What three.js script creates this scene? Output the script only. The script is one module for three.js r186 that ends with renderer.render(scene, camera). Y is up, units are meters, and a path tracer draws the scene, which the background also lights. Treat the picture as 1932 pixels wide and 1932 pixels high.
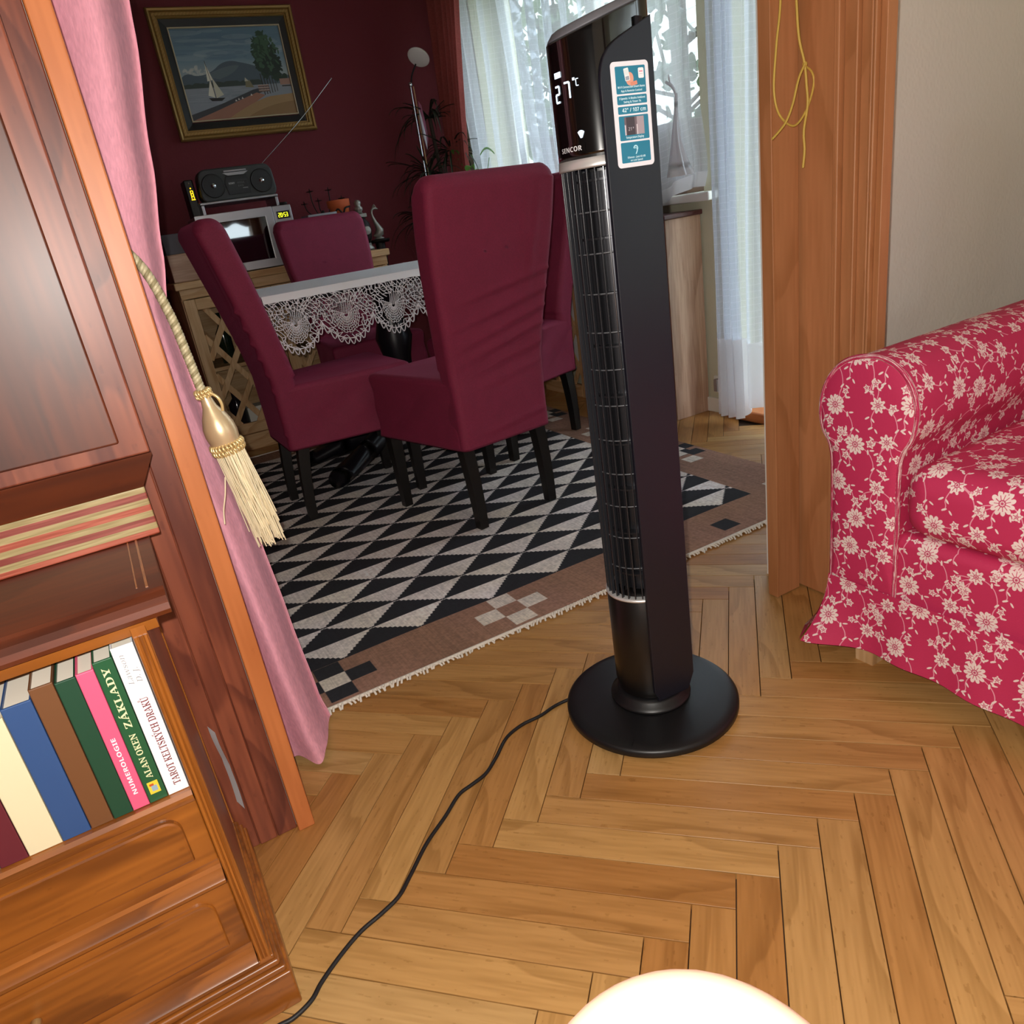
import * as THREE from 'three';
import { RoundedBoxGeometry } from 'three/addons/geometries/RoundedBoxGeometry.js';
import { mergeGeometries, mergeVertices, toCreasedNormals } from 'three/addons/utils/BufferGeometryUtils.js';
import { MarchingCubes } from 'three/addons/objects/MarchingCubes.js';

// ---------------------------------------------------------------- camera, sky, flash, exposure
const scene = new THREE.Scene();
const EYE = new THREE.Vector3(0, 0.9, 0);
const camera = new THREE.PerspectiveCamera(2 * Math.atan(966 / 1400) * 180 / Math.PI, 1, 0.02, 200);
camera.position.copy(EYE);
camera.up.set(0.303785, 0.916995, -0.258524);
camera.lookAt(EYE.x + 0.412985, EYE.y - 0.371271, EYE.z - 0.831625);
scene.add(camera);

scene.background = new THREE.Color().setRGB(0.80, 0.93, 1.0);       // even overcast daylight sky
scene.backgroundIntensity = 5.0;

// the phone's flash, two centimetres to the left of and above the lens
const flash = new THREE.PointLight(new THREE.Color().setRGB(1.0, 0.95, 0.88), 4.2, 0, 2);
flash.position.set(EYE.x - 0.0088, EYE.y + 0.0228, EYE.z - 0.0145);
flash.castShadow = true;
flash.shadow.radius = 0.25;
flash.shadow.mapSize.set(2048, 2048);
scene.add(flash);

const renderer = new THREE.WebGLRenderer({ antialias: true });
renderer.toneMapping = THREE.LinearToneMapping;
renderer.toneMappingExposure = 1.0;
renderer.shadowMap.enabled = true;

// ---------------------------------------------------------------- helpers
function rng(seed) {
  let a = seed >>> 0;
  return () => { a = (a + 0x6D2B79F5) >>> 0; let t = a; t = Math.imul(t ^ (t >>> 15), t | 1); t ^= t + Math.imul(t ^ (t >>> 7), t | 61); return ((t ^ (t >>> 14)) >>> 0) / 4294967296; };
}
const V = (x, y, z) => new THREE.Vector3(x, y, z);
const lerp = (a, b, t) => a + (b - a) * t;
const clamp = (v, a = 0, b = 1) => Math.min(b, Math.max(a, v));
const smooth = (a, b, t) => { t = clamp((t - a) / (b - a)); return t * t * (3 - 2 * t); };

// periodic value noise on a lattice of nx by ny cells
function noiseField(nx, ny, seed) {
  const r = rng(seed), g = new Float32Array(nx * ny);
  for (let i = 0; i < g.length; i++) g[i] = r();
  return (u, v) => {
    u = (u - Math.floor(u)) * nx; v = (v - Math.floor(v)) * ny;
    const i = Math.floor(u) % nx, j = Math.floor(v) % ny, i2 = (i + 1) % nx, j2 = (j + 1) % ny;
    let a = u - Math.floor(u), b = v - Math.floor(v); a = a * a * (3 - 2 * a); b = b * b * (3 - 2 * b);
    return lerp(lerp(g[j * nx + i], g[j * nx + i2], a), lerp(g[j2 * nx + i], g[j2 * nx + i2], a), b);
  };
}
function dataTex(w, h, fn, srgb = true) {
  const d = new Uint8Array(w * h * 4);
  for (let y = 0; y < h; y++) for (let x = 0; x < w; x++) {
    const c = fn((x + 0.5) / w, (y + 0.5) / h, x, y), k = (y * w + x) * 4;
    d[k] = clamp(c[0]) * 255; d[k + 1] = clamp(c[1]) * 255; d[k + 2] = clamp(c[2]) * 255; d[k + 3] = 255;
  }
  const t = new THREE.DataTexture(d, w, h, THREE.RGBAFormat);
  t.wrapS = t.wrapT = THREE.RepeatWrapping; t.magFilter = THREE.LinearFilter; t.minFilter = THREE.LinearMipmapLinearFilter; t.generateMipmaps = true;
  if (srgb) t.colorSpace = THREE.SRGBColorSpace;
  t.needsUpdate = true;
  return t;
}
function canvasTex(w, h, draw) {
  const c = document.createElement('canvas'); c.width = w; c.height = h;
  draw(c.getContext('2d'), w, h);
  const t = new THREE.CanvasTexture(c); t.colorSpace = THREE.SRGBColorSpace; t.magFilter = THREE.LinearFilter; t.anisotropy = 8;
  return t;
}
const hex = (h) => [(h >> 16 & 255) / 255, (h >> 8 & 255) / 255, (h & 255) / 255];
const mix3 = (a, b, t) => [lerp(a[0], b[0], t), lerp(a[1], b[1], t), lerp(a[2], b[2], t)];

// wood: u runs along the grain. light and dark are sRGB colours; figure bends the year rings into cathedrals
function woodTex(light, dark, seed, { rings = 9, figure = 0.35, pores = 0.5, w = 512, h = 512 } = {}) {
  const A = hex(light), B = hex(dark), n1 = noiseField(3, 4, seed), n2 = noiseField(6, 40, seed + 1), n3 = noiseField(14, 220, seed + 2), n4 = noiseField(40, 256, seed + 3), n5 = noiseField(2, 2, seed + 4);
  return dataTex(w, h, (u, v) => {
    const bend = (n1(u, v) - 0.5) * figure + (n2(u, v) - 0.5) * 0.05;
    let ring = (v + bend) * rings; ring = ring - Math.floor(ring);
    const late = smooth(0.55, 0.95, ring) * (1 - smooth(0.95, 1, ring));
    const t = late * 0.55 + (n2(u, v) - 0.5) * 0.45 + (n3(u, v) - 0.5) * 0.5 + (n5(u, v) - 0.5) * 0.3 + 0.25;
    const pore = n4(u, v) > 0.86 ? pores * (n3(u + 0.3, v) > 0.5 ? 1 : 0.3) : 0;
    return mix3(A, B, clamp(t + pore * 0.6));
  });
}

const numbers = {};
function numbered(name) { const n = numbers[name] = (numbers[name] ?? -1) + 1; return n ? name + '_' + String(n).padStart(3, '0') : name; }
const shadowed = (o) => { o.castShadow = o.receiveShadow = true; return o; };
// a thing: a Group at its base. Its parts are given in world coordinates, or in its own when opt.local
function thing(name, label, category, at = [0, 0, 0], opt = {}) {
  const g = new THREE.Group(); g.name = numbered(name); g.position.set(...at); g.rotation.y = opt.turn || 0;
  g.origin = opt.local ? V(0, 0, 0) : V(...at);
  if (label) g.userData.label = label;
  if (category) g.userData.category = category;
  if (opt.group) g.userData.group = opt.group;
  if (opt.kind) g.userData.kind = opt.kind;
  scene.add(g); return g;
}
// one mesh from geometries; a part when it has a parent
function obj(name, geos, mat, parent = scene, props) {
  let list = (Array.isArray(geos) ? geos : [geos]).map((g) => { g = g.index ? g.toNonIndexed() : g; for (const k of Object.keys(g.attributes)) if (!['position', 'normal', 'uv'].includes(k)) g.deleteAttribute(k); return g; });
  let g = list.length > 1 ? mergeGeometries(list) : list[0];
  const o = parent.origin || V(0, 0, 0);
  const origin = V(0, 0, 0);
  if (parent === scene) {
    g.computeBoundingBox(); const b = g.boundingBox; origin.set((b.min.x + b.max.x) / 2, b.min.y, (b.min.z + b.max.z) / 2);
    g = g.clone().translate(-origin.x, -origin.y, -origin.z);
  } else if (o.lengthSq()) g = g.clone().translate(-o.x, -o.y, -o.z);
  const m = shadowed(new THREE.Mesh(g, mat)); m.name = parent === scene ? numbered(name) : name;
  if (parent === scene) m.position.copy(origin);
  m.origin = o; if (props) Object.assign(m.userData, props);
  parent.add(m); return m;
}
// an instance of a shared geometry as a part
function inst(name, geo, mat, parent, pos, rotY = 0) {
  const m = shadowed(new THREE.Mesh(geo, mat)); m.name = name; const o = parent.origin || V(0, 0, 0);
  m.position.set(pos[0] - o.x, pos[1] - o.y, pos[2] - o.z); m.rotation.y = rotY; parent.add(m); return m;
}
// uv in metres by the face's direction; grain: axis along which u runs ('x','y','z')
function metric(g, scale = 1, grain = null, off = [0, 0]) {
  g = g.index ? g.toNonIndexed() : g.clone();
  const p = g.attributes.position, n = p.count, uv = new Float32Array(n * 2), a = V(0, 0, 0), b = V(0, 0, 0), c = V(0, 0, 0), e = V(0, 0, 0), f = V(0, 0, 0);
  for (let i = 0; i < n; i += 3) {
    a.fromBufferAttribute(p, i); b.fromBufferAttribute(p, i + 1); c.fromBufferAttribute(p, i + 2);
    e.subVectors(b, a); f.subVectors(c, a); e.cross(f);
    const ax = Math.abs(e.x), ay = Math.abs(e.y), az = Math.abs(e.z);
    const drop = ax >= ay && ax >= az ? 'x' : ay >= az ? 'y' : 'z';
    let axes = ['x', 'y', 'z'].filter((k) => k !== drop);
    if (grain) { const main = axes.includes(grain) ? grain : axes[0]; axes = [main, axes.find((k) => k !== main)]; }
    [a, b, c].forEach((q, k) => { uv[(i + k) * 2] = q[axes[0]] * scale + off[0]; uv[(i + k) * 2 + 1] = q[axes[1]] * scale + off[1] + (drop === 'x' ? 0.37 : drop === 'z' ? 0.11 : 0); });
  }
  g.setAttribute('uv', new THREE.BufferAttribute(uv, 2));
  return g;
}
// box from bounds, with rounded or plain edges
function box(x0, x1, y0, y1, z0, z1, r = 0) {
  const w = Math.abs(x1 - x0), h = Math.abs(y1 - y0), d = Math.abs(z1 - z0);
  const g = r > 0 ? new RoundedBoxGeometry(w, h, d, 2, Math.min(r, w / 2.01, h / 2.01, d / 2.01)) : new THREE.BoxGeometry(w, h, d);
  return g.translate((x0 + x1) / 2, (y0 + y1) / 2, (z0 + z1) / 2);
}
const wbox = (x0, x1, y0, y1, z0, z1, r, grain, scale = 1) => metric(box(x0, x1, y0, y1, z0, z1, r), scale, grain, [x0 * 1.7 + z0 * 0.9, y0 * 1.3 + z1]);
function tube(points, r, seg = 40, rad = 8, closed = false) { return new THREE.TubeGeometry(new THREE.CatmullRomCurve3(points, closed, 'centripetal'), seg, r, rad, closed); }
function lathe(profile, seg = 32) { return new THREE.LatheGeometry(profile.map((p) => new THREE.Vector2(p[0], p[1])), seg); }
function cyl(r0, r1, h, seg = 20) { return new THREE.CylinderGeometry(r0, r1, h, seg); }
// closed rings of equal length, joined to a skin with caps
function loft(rings, { cap = true, uvScale = [1, 1], closed = true } = {}) {
  const m = rings[0].length, pos = [], uv = [], idx = [], cols = closed ? m + 1 : m;
  const girth = []; let s = 0; for (let j = 0; j < cols; j++) { girth.push(s); s += rings[Math.floor(rings.length / 2)][j % m].distanceTo(rings[Math.floor(rings.length / 2)][(j + 1) % m]); }
  let along = 0;
  rings.forEach((r, i) => { if (i) along += r[0].distanceTo(rings[i - 1][0]); for (let j = 0; j < cols; j++) { const q = r[j % m]; pos.push(q.x, q.y, q.z); uv.push(girth[j] * uvScale[0], along * uvScale[1]); } });
  for (let i = 0; i < rings.length - 1; i++) for (let j = 0; j < cols - 1; j++) { const a = i * cols + j, b = a + 1, c = a + cols, d = c + 1; idx.push(a, b, c, b, d, c); }
  if (cap && closed) for (const [i, flip] of [[0, true], [rings.length - 1, false]]) {
    const c = V(0, 0, 0); rings[i].forEach((q) => c.add(q)); c.multiplyScalar(1 / m); const k = pos.length / 3; pos.push(c.x, c.y, c.z); uv.push(0, 0);
    for (let j = 0; j < m; j++) { const a = i * cols + j, b = i * cols + j + 1; flip ? idx.push(k, b, a) : idx.push(k, a, b); }
  }
  const g = new THREE.BufferGeometry();
  g.setAttribute('position', new THREE.Float32BufferAttribute(pos, 3)); g.setAttribute('uv', new THREE.Float32BufferAttribute(uv, 2)); g.setIndex(idx);
  // smooth normals across the seam
  const flat = new THREE.BufferGeometry(); flat.setAttribute('position', g.attributes.position.clone()); flat.setIndex(idx);
  const w = mergeVertices(flat, 1e-5); w.computeVertexNormals();
  const key = (x, y, z) => Math.round(x * 1e4) + ',' + Math.round(y * 1e4) + ',' + Math.round(z * 1e4), map = new Map();
  const wp = w.attributes.position, wn = w.attributes.normal; for (let i = 0; i < wp.count; i++) map.set(key(wp.getX(i), wp.getY(i), wp.getZ(i)), i);
  const nr = new Float32Array(pos.length); for (let i = 0; i < pos.length / 3; i++) { const k = map.get(key(pos[i * 3], pos[i * 3 + 1], pos[i * 3 + 2])); if (k !== undefined) { nr[i * 3] = wn.getX(k); nr[i * 3 + 1] = wn.getY(k); nr[i * 3 + 2] = wn.getZ(k); } else nr[i * 3 + 1] = 1; }
  g.setAttribute('normal', new THREE.BufferAttribute(nr, 3));
  return g;
}
// an open sheet from a function (u, v) -> Vector3
function sheet(fn, nu, nv, su = 1, sv = 1) {
  const pos = [], uv = [], idx = [];
  for (let j = 0; j <= nv; j++) for (let i = 0; i <= nu; i++) { const p = fn(i / nu, j / nv); pos.push(p.x, p.y, p.z); uv.push(i / nu * su, j / nv * sv); }
  for (let j = 0; j < nv; j++) for (let i = 0; i < nu; i++) { const a = j * (nu + 1) + i, b = a + 1, c = a + nu + 1, d = c + 1; idx.push(a, b, c, b, d, c); }
  const g = new THREE.BufferGeometry(); g.setAttribute('position', new THREE.Float32BufferAttribute(pos, 3)); g.setAttribute('uv', new THREE.Float32BufferAttribute(uv, 2)); g.setIndex(idx); g.computeVertexNormals();
  return g;
}
// flat outline in the xy plane with thickness, bevelled
function plate(points, depth, bevel = 0, holes = []) {
  const s = points instanceof THREE.Shape ? points : new THREE.Shape(points.map((p) => new THREE.Vector2(p[0], p[1])));
  for (const h of holes) s.holes.push(new THREE.Path(h.map((p) => new THREE.Vector2(p[0], p[1]))));
  return new THREE.ExtrudeGeometry(s, { depth, bevelEnabled: bevel > 0, bevelSize: bevel, bevelThickness: bevel, bevelSegments: 2, curveSegments: 12, steps: 1 });
}
function roundRect(x0, y0, x1, y1, r) {
  const s = new THREE.Shape(); s.moveTo(x0 + r, y0); s.lineTo(x1 - r, y0); s.absarc(x1 - r, y0 + r, r, -Math.PI / 2, 0); s.lineTo(x1, y1 - r); s.absarc(x1 - r, y1 - r, r, 0, Math.PI / 2);
  s.lineTo(x0 + r, y1); s.absarc(x0 + r, y1 - r, r, Math.PI / 2, Math.PI); s.lineTo(x0, y0 + r); s.absarc(x0 + r, y0 + r, r, Math.PI, 1.5 * Math.PI); return s;
}
const rotX = (g, a) => g.rotateX(a), rotY = (g, a) => g.rotateY(a), rotZ = (g, a) => g.rotateZ(a);
// bar between two points with a rectangular section; side: approximate width direction
function bar(a, b, w, d, side = V(1, 0, 0), taper = 1) {
  const y = V(0, 0, 0).subVectors(b, a), L = y.length(); y.normalize(); const z = V(0, 0, 0).crossVectors(side, y).normalize(), x = V(0, 0, 0).crossVectors(y, z);
  const g = new THREE.BoxGeometry(w, L, d, 1, 1, 1); const p = g.attributes.position; for (let i = 0; i < p.count; i++) if (p.getY(i) < 0) { p.setX(i, p.getX(i) * taper); p.setZ(i, p.getZ(i) * taper); }
  g.computeVertexNormals();
  return g.applyMatrix4(new THREE.Matrix4().makeBasis(x, y, z).setPosition((a.x + b.x) / 2, (a.y + b.y) / 2, (a.z + b.z) / 2));
}
const std = (o) => new THREE.MeshStandardMaterial(o);
const phy = (o) => new THREE.MeshPhysicalMaterial(o);
// ---------------------------------------------------------------- materials
const T = {
  oak: woodTex(0xc09760, 0x9e7744, 11, { rings: 7, figure: 0.3, pores: 0.8 }),
  cherry: woodTex(0xc58a5a, 0xab7144, 21, { rings: 6, figure: 0.3, pores: 0.25 }),
  mahogany: woodTex(0x8a4a33, 0x5c2a1e, 31, { rings: 7, figure: 0.4, pores: 0.4 }),
  honey: woodTex(0x9e5c1e, 0x6a380e, 41, { rings: 5, figure: 0.25, pores: 0.35 }),
  pine: woodTex(0xd9b487, 0xb78a58, 51, { rings: 8, figure: 0.45, pores: 0.1 }),
  ash: woodTex(0xc9a58c, 0x9a735c, 61, { rings: 5, figure: 0.4, pores: 0.3 }),
};
const fine = noiseField(180, 180, 71), coarse = noiseField(9, 9, 72), mid = noiseField(40, 40, 73);
T.cloth = dataTex(512, 512, (u, v, x, y) => { const w = 0.5 + 0.25 * ((x % 4 < 2) !== (y % 4 < 2) ? 1 : -1) + (fine(u, v) - 0.5) * 0.5; return [w, w, w]; }, false);
T.plaster = dataTex(512, 512, (u, v) => { const w = 0.5 + (fine(u, v) - 0.5) * 0.5 + (mid(u, v) - 0.5) * 0.4; return [w, w, w]; }, false);
T.velvet = dataTex(256, 256, (u, v) => { const w = 0.9 + (fine(u, v) - 0.5) * 0.1 + (coarse(u, v) - 0.5) * 0.03; return [w, w, w]; });
T.brush = dataTex(256, 256, (u, v) => { const n = T.brushN || (T.brushN = noiseField(256, 4, 81)); const w = 0.5 + (n(u, v) - 0.5) * 0.8; return [w, w, w]; }, false);
T.dust = dataTex(512, 512, (u, v) => { const d = (fine(u, v) > 0.93 ? 0.3 : 0) + (mid(u, v) - 0.5) * 0.35 + 0.45; return [d, d, d]; }, false);

const M = {};
const tint = (map, color, o = {}) => std({ map, color, roughness: 0.45, ...o });
M.planks = [0xffffff, 0xf8eee2, 0xf0e0ce, 0xfff6e8, 0xeed8c0, 0xf6e8d8, 0xe4c8aa, 0xfcf0e0].map((c) => tint(T.oak, c, { roughness: 0.4, roughnessMap: null, bumpMap: T.oak, bumpScale: 0.0002 }));
M.joint = std({ color: 0x3a2716, roughness: 0.9 });
M.cherry = tint(T.cherry, 0xffdcc2, { roughness: 0.42 });
M.doorWood = tint(woodTex(0xd2a27c, 0xba8b64, 121, { rings: 6, figure: 0.3, pores: 0.2 }), 0xe6cdb4, { roughness: 0.45 });
M.cherryDeep = tint(T.cherry, 0xeccbae, { roughness: 0.45 });
M.mahogany = tint(T.mahogany, 0xffffff, { roughness: 0.42, bumpMap: T.mahogany, bumpScale: 0.0006 });
M.mahoganySatin = phy({ map: T.mahogany, roughness: 0.4, clearcoat: 0.4, clearcoatRoughness: 0.3 });
M.honey = phy({ map: T.honey, color: 0xffffff, roughness: 0.4, clearcoat: 0.5, clearcoatRoughness: 0.22 });
M.honeyDark = phy({ map: T.honey, color: 0xa07864, roughness: 0.5, clearcoat: 0.35, clearcoatRoughness: 0.35 });
M.pine = tint(T.pine, 0xffffff, { roughness: 0.6 });
M.ash = tint(T.ash, 0xffffff, { roughness: 0.5 });
M.wallRed = std({ color: 0x69222a, roughness: 0.85, bumpMap: T.plaster, bumpScale: 0.001 });
M.wallBrown = std({ color: 0x3c2c25, roughness: 0.8, bumpMap: T.plaster, bumpScale: 0.001 });
M.wallWhite = std({ color: 0xe9e4da, roughness: 0.9, bumpMap: T.plaster, bumpScale: 0.001 });
M.wallGreen = std({ color: 0xcfcbb0, roughness: 0.9, bumpMap: T.plaster, bumpScale: 0.001 });
M.ceiling = std({ color: 0xefece6, roughness: 0.95 });
M.white = std({ color: 0xf2f0ec, roughness: 0.5 });
M.whitePlastic = std({ color: 0xe8e4d8, roughness: 0.4 });
M.glass = phy({ color: 0xffffff, roughness: 0, transmission: 1, thickness: 0, ior: 1.5 });
M.cover = phy({ map: T.velvet, color: 0x93264a, roughness: 0.75, bumpMap: T.cloth, bumpScale: 0.0003, sheen: 0.5, sheenRoughness: 0.5, sheenColor: new THREE.Color(0xd05a86) });
M.legBlack = std({ color: 0x14110f, roughness: 0.38 });
M.tableBlack = std({ color: 0x17151a, roughness: 0.3 });
M.lace = std({ color: 0xf1ecef, roughness: 0.85, side: THREE.DoubleSide });
M.linen2 = std({ color: 0xf4f2f4, roughness: 0.85, side: THREE.DoubleSide });
M.linen = std({ color: 0xf4f2f4, roughness: 0.85, bumpMap: T.cloth, bumpScale: 0.0006 });
M.pinkCurtain = phy({ map: T.velvet, color: 0xfcb2c6, roughness: 0.9, sheen: 0.1, sheenRoughness: 0.4, sheenColor: new THREE.Color(0xf0b0c8), bumpMap: T.cloth, bumpScale: 0.0002, side: THREE.DoubleSide });
M.redDrape = phy({ map: T.velvet, color: 0xac5a54, roughness: 0.95, transmission: 0.3, ior: 1.05, thickness: 0, side: THREE.DoubleSide });
M.gold = std({ color: 0xe6cc90, roughness: 0.34, metalness: 0.55 });
M.goldSatin = std({ color: 0xdcc49c, roughness: 0.34, metalness: 0.5 });
M.goldThread = std({ color: 0xfff0cc, roughness: 0.35, metalness: 0.12 });
M.rope = std({ color: 0xc9bf9c, roughness: 0.55, metalness: 0.2 });
M.ropeDark = std({ color: 0x9a906c, roughness: 0.6, metalness: 0.1 });
M.twine = std({ color: 0xcfae50, roughness: 0.55 });
M.fanGloss = phy({ color: 0x050506, roughness: 0.16, clearcoat: 1, clearcoatRoughness: 0.05 });
M.fanPanel = std({ color: 0x141620, roughness: 0.36, bumpMap: T.brush, bumpScale: 0.00004 });
M.fanBase = std({ color: 0x121214, roughness: 0.4 });
M.fanSlat = std({ color: 0x26272b, roughness: 0.22 });
M.fanSatin = phy({ color: 0x0c0b0b, roughness: 0.34, clearcoat: 0.25, clearcoatRoughness: 0.25 });
M.fanCore = std({ color: 0x0b0b0c, roughness: 0.35 });
M.silver = std({ color: 0xe2e1e0, roughness: 0.38, metalness: 0.6 });
M.steel = std({ color: 0xaaa9ae, roughness: 0.33, metalness: 0.85 });
M.chrome = std({ color: 0xc8ccd0, roughness: 0.12, metalness: 1 });
M.black = std({ color: 0x0e0e0f, roughness: 0.45 });
M.rubber = std({ color: 0x121012, roughness: 0.5 });
M.darkGlass = phy({ color: 0x08080a, roughness: 0.03, ior: 2.2, clearcoat: 1, clearcoatRoughness: 0 });
M.radio = std({ color: 0x2c2e2e, roughness: 0.5 });
M.radioGrille = std({ color: 0x1c1d1e, roughness: 0.6 });
M.iron = std({ color: 0x1a1110, roughness: 0.55, metalness: 0.4 });
M.terracotta = std({ color: 0xc25a2c, roughness: 0.75 });
M.pewter = std({ color: 0x9a978f, roughness: 0.45, metalness: 0.6 });
M.leafDark = std({ color: 0x1d2615, roughness: 0.55, side: THREE.DoubleSide });
M.leafGreen = phy({ color: 0x6fa548, roughness: 0.5, transmission: 0.3, thickness: 0, side: THREE.DoubleSide });
M.skin = phy({ color: 0xe4b49a, roughness: 0.55 });
M.led = (c, k) => std({ color: 0x000000, emissive: c, emissiveIntensity: k, roughness: 0.6 });
// sheer curtains: woven check, mostly seen through
T.sheer = dataTex(256, 256, (u, v, x, y) => { const line = (x % 64 < 4 || y % 64 < 4) ? 0.72 : 1; const w = line * (0.92 + (fine(u, v) - 0.5) * 0.3); return [w, w, w]; }, false);
M.sheer = phy({ color: 0xeef0f6, roughness: 0.62, transmission: 0.86, transmissionMap: T.sheer, thickness: 0, ior: 1.02, side: THREE.DoubleSide });
M.sheerHem = phy({ color: 0xeeeef2, roughness: 0.85, transmission: 0.35, thickness: 0, ior: 1.02, side: THREE.DoubleSide });
// ---------------------------------------------------------------- the setting
const S = { kind: 'structure' };
const WX = 2.17, FZ = -4.25, LZ = -1.09;     // window wall, far wall, partition

// herringbone parquet: one mesh for every plank the photograph shows
{
  const fl = thing('floor', 'oak herringbone parquet floor', null, [0.8, 0, -1.2], { kind: 'structure' });
  obj('subfloor', box(-1.3, WX + 0.25, -0.12, -0.012, -4.45, 2.6), M.joint, fl);
  const d = 0.0825, Lp = 0.297, w = d / Math.SQRT2, L = Lp * Math.SQRT2, gap = 0.0008, ch = 0.0003;
  const r = rng(5), variants = [];
  for (let k = 0; k < 12; k++) {                       // plank along x, top at y = 0, chamfered upper edges
    const a = L / 2 - gap, b = w / 2 - gap, t = [[-a + ch, 0, -b + ch], [a - ch, 0, -b + ch], [a - ch, 0, b - ch], [-a + ch, 0, b - ch]], m = [[-a, -ch, -b], [a, -ch, -b], [a, -ch, b], [-a, -ch, b]], q = m.map((p) => [p[0], -0.012, p[2]]);
    const pos = [], face = (A, B, C, D) => pos.push(...A, ...B, ...C, ...A, ...C, ...D);
    face(t[0], t[3], t[2], t[1]);
    for (let i = 0; i < 4; i++) { const j = (i + 1) % 4; face(t[i], t[j], m[j], m[i]); face(m[i], m[j], q[j], q[i]); }
    let g = new THREE.BufferGeometry(); g.setAttribute('position', new THREE.Float32BufferAttribute(pos, 3)); g.computeVertexNormals();
    variants.push(metric(g, 1.6, 'x', [r() * 3, r() * 3]));
  }
  const inv = camera.matrixWorldInverse; camera.updateMatrixWorld();
  const f = 1400 / 966, seen = (x, z) => { const p = V(x, 0, z).applyMatrix4(inv); return p.z < -0.05 && Math.abs(p.x / -p.z * f) < 1.12 && Math.abs(p.y / -p.z * f) < 1.08; };
  const rug = (x, z) => x > -0.02 && x < 1.76 && z < -1.39 && z > -3.58;
  const hidden = (x, z) => rug(x, z) || x < -0.33 && z < -0.6 || z < -3.85;
  const spots = [], rest = [];
  const z0 = -0.879, x0 = 0.2505;
  let xs = x0;
  const place = (cx, cz, turn, end) => {
    const cs = [[0, 0], ...end]; const inFrame = cs.some(([a, b]) => seen(cx + a, cz + b)), covered = cs.every(([a, b]) => hidden(cx + a, cz + b));
    if (cx < -1.25 || cx > WX + 0.05 || cz < -4.2 || cz > 2.5) return;
    const pick = [Math.floor(r() * variants.length), Math.floor(r() * M.planks.length)];
    if (covered) return;
    (inFrame ? spots : rest).push([cx, cz, turn, ...pick]);
  };
  // bands below z0 run (1,1), then (-1,1), ...; tips move by +-L' per band
  const band = (n) => {                               // upper tip phase of band n (n = 0 starts at z0)
    const zt = z0 + n * Lp;
    if (n % 2 === 0) return { zt, phase: x0, dir: 1 };
    return { zt, phase: x0 + Lp, dir: -1 };
  };
  for (let n = -12; n <= 11; n++) {
    const { zt, phase, dir } = band(n);
    for (let k = -32; k <= 40; k++) {
      const tx = phase + k * d;
      const h = L / 2 / Math.SQRT2, e = w / 2 / Math.SQRT2;
      if (dir === 1) place(tx + h - e, zt + h + e, -Math.PI / 4, [[h, h], [-h, -h]]);
      else place(tx - h + e, zt + h + e, Math.PI / 4, [[-h, h], [h, -h]]);
    }
  }
  spots.sort((a, b) => (a[0] ** 2 + a[1] ** 2) - (b[0] ** 2 + b[1] ** 2));
  spots.slice(0, 300).forEach(([x, z, turn, v, m]) => inst('plank', variants[v], M.planks[m], fl, [x, 0, z], turn));
  const more = spots.slice(300).concat(rest), by = {};
  for (const [x, z, turn, v, m] of more) (by[m] ??= []).push(variants[v].clone().rotateY(turn).translate(x, 0, z));
  for (const m in by) obj('plank_field', by[m], M.planks[m], fl, { kind: 'stuff' });
  console.log('planks', spots.length, more.length);
}
// far wall, ceiling and the walls out of frame
obj('wall_far', metric(box(-0.8, WX + 0.25, 0, 2.7, FZ - 0.2, FZ)), M.wallRed, scene, S);
obj('wall_left', [metric(box(-0.8, -0.6, 0, 2.7, FZ, LZ - 0.07))], M.wallRed, scene, S);
obj('ceiling', box(-1.4, WX + 0.25, 2.7, 2.8, FZ - 0.2, 2.7), M.ceiling, scene, S);
obj('wall_left_living', metric(box(-1.5, -1.3, 0, 2.7, LZ - 0.07, 2.7)), M.wallBrown, scene, S);
// window wall with a window and a balcony door
const WIN = { z0: -3.95, z1: -2.31, y0: 0.86, y1: 1.98 }, DOOR = { z0: -2.2, z1: -1.6, y0: 0.035, y1: 2.25 }, LWIN = { z0: 0.85, z1: 1.7, y0: 0.06, y1: 1.95 };     // LWIN: the living room's own window, mirrored in the fan's side
obj('wall_right', [
  box(WX, WX + 0.25, 0, 2.7, FZ, WIN.z0), box(WX, WX + 0.25, 0, WIN.y0, WIN.z0, WIN.z1), box(WX, WX + 0.25, WIN.y1, 2.7, WIN.z0, WIN.z1),
  box(WX, WX + 0.25, 0, 2.7, WIN.z1, DOOR.z0), box(WX, WX + 0.25, DOOR.y1, 2.7, DOOR.z0, DOOR.z1), box(WX, WX + 0.25, -0.1, DOOR.y0, DOOR.z0, DOOR.z1),
  box(WX, WX + 0.25, 0, 2.7, DOOR.z1, LWIN.z0), box(WX, WX + 0.25, 0, LWIN.y0, LWIN.z0, LWIN.z1), box(WX, WX + 0.25, LWIN.y1, 2.7, LWIN.z0, LWIN.z1), box(WX, WX + 0.25, 0, 2.7, LWIN.z1, 2.7)].map((g) => metric(g)), M.wallGreen, scene, S);
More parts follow.
